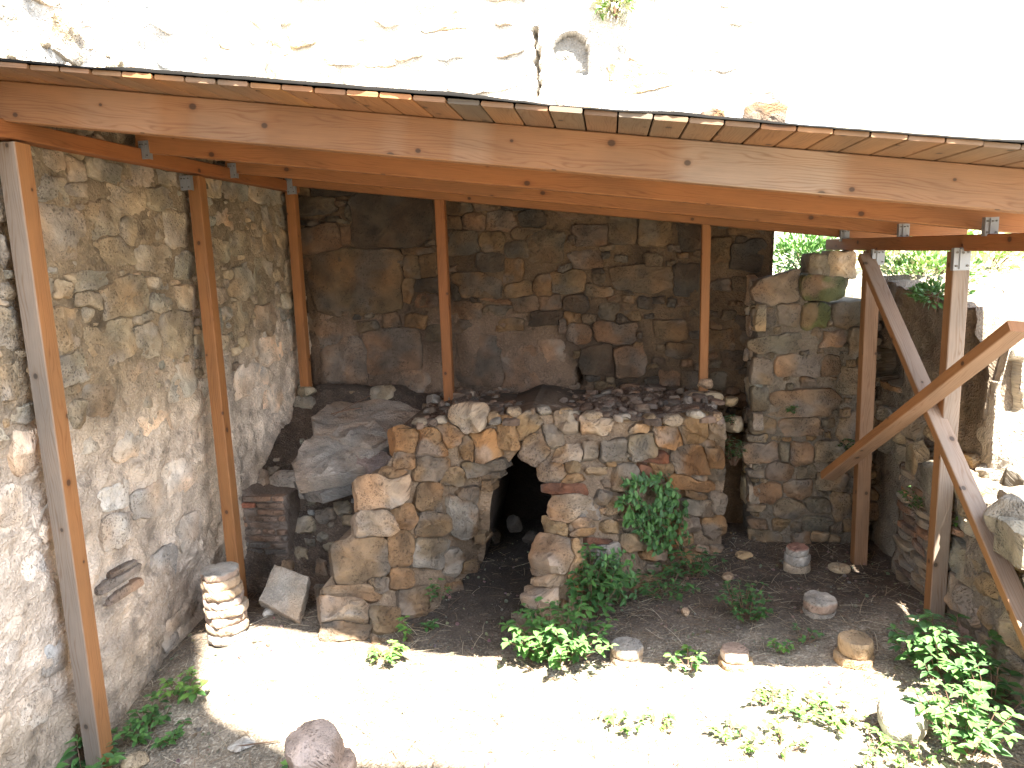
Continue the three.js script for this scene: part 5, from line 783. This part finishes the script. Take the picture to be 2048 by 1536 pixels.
// ---------------------------------------------------------------- litter: dry straw, twigs, pebbles
{
  const r = rng(131), blade = new THREE.TubeGeometry(new THREE.QuadraticBezierCurve3(v3(-0.5, 0, 0), v3(0, 0.09, 0.06), v3(0.5, 0, 0)), 5, 0.012, 3), n = 9000, q = new THREE.InstancedMesh(blade, M.straw, n); let k = 0; const m = new THREE.Matrix4(), e = new THREE.Euler(), c = new THREE.Color();
  while (k < n) {
    const x = lerp(-2.3, 2.5, r()), F = lerp(2.35, 5.2, r()), dens = 0.35 + 0.65 * smooth(-0.2, 0.3, fbm(x * 1.6, F * 1.6, 31)) * 1.2; if (r() > dens || (F > 3.6 && Math.abs(x + 0.14) < 0.45 && r() < 0.7)) continue;
    const L = 0.04 + 0.16 * r() * r(), y = ground(x, F) + 0.004 + 0.012 * r(); e.set((r() - 0.5) * 0.35, r() * 6.28, (r() - 0.5) * 0.3);
    m.compose(v3(x, y, -F), new THREE.Quaternion().setFromEuler(e), v3(L, L * 0.7, L * (r() < 0.5 ? 1 : -1))); m.scale(v3(1, clamp(0.11 / L * 0.7, 0.4, 2.5), 1)); q.setMatrixAt(k, m);
    const b = r(); c.setRGB(...(b < 0.45 ? [0.20, 0.13, 0.08] : b < 0.85 ? [0.38, 0.29, 0.19] : [0.5, 0.42, 0.3])); q.setColorAt(k, c); k++;
  }
  q.name = 'dry_straw'; q.userData = { kind: 'stuff', label: 'dry straw and pine needles strewn over the floor', category: 'straw' }; scene.add(q);
  const peb = rockGeo(1, 0.7, 0.9, { detail: 1, color: [0.5, 0.43, 0.35] }), n2 = 2600, s = new THREE.InstancedMesh(peb, M.stone, n2);
  for (let i = 0; i < n2; i++) { const x = lerp(-2.3, 2.5, r()), F = lerp(2.35, 5.2, r()), w = 0.003 + 0.012 * Math.pow(r(), 4); e.set(r() * 6, r() * 6, r() * 6); m.compose(v3(x, ground(x, F) + w * 0.3, -F), new THREE.Quaternion().setFromEuler(e), v3(w, w, w)); s.setMatrixAt(i, m); c.setRGB(0.6 + 0.5 * r(), 0.6 + 0.5 * r(), 0.6 + 0.4 * r()); s.setColorAt(i, c); }
  s.name = 'pebbles'; s.userData = { kind: 'stuff', label: 'small pebbles and crumbs scattered on the soil', category: 'pebbles' }; scene.add(s);
  const twig = (label, a, b, w) => { const mid = a.clone().lerp(b, 0.5).add(v3(0, 0.015, 0.02)); const g = new THREE.TubeGeometry(new THREE.QuadraticBezierCurve3(a, mid, b), 8, w, 5), t = new THREE.Mesh(g, M.stem); t.name = numbered('twig'); t.userData = { label, category: 'twig' }; scene.add(t); };
  const gp = (x, y) => GP(x, y).add(v3(0, 0.012, 0));
  twig('long thin twig on the litter left of the nearest pillar', gp(455, 1500), gp(560, 1486), 0.003);
  twig('pale stick lying below the furnace face at the right', gp(1370, 1158), gp(1418, 1160), 0.003);
  twig('dark twig lying on the large fallen slab', at(662, 838, 4.98).add(v3(0, 0.035, 0)), at(722, 826, 5.1).add(v3(0, 0.035, 0)), 0.005);
  twig('second twig on the fallen slab, crossing the first', at(668, 842, 4.95).add(v3(0, 0.04, 0)), at(742, 800, 5.35).add(v3(0, 0.035, 0)), 0.003);
}
scene.traverse((o) => { if (o.isMesh) { o.castShadow = true; o.receiveShadow = true; } });
camera.far = 400; camera.updateProjectionMatrix();
renderer.render(scene, camera);
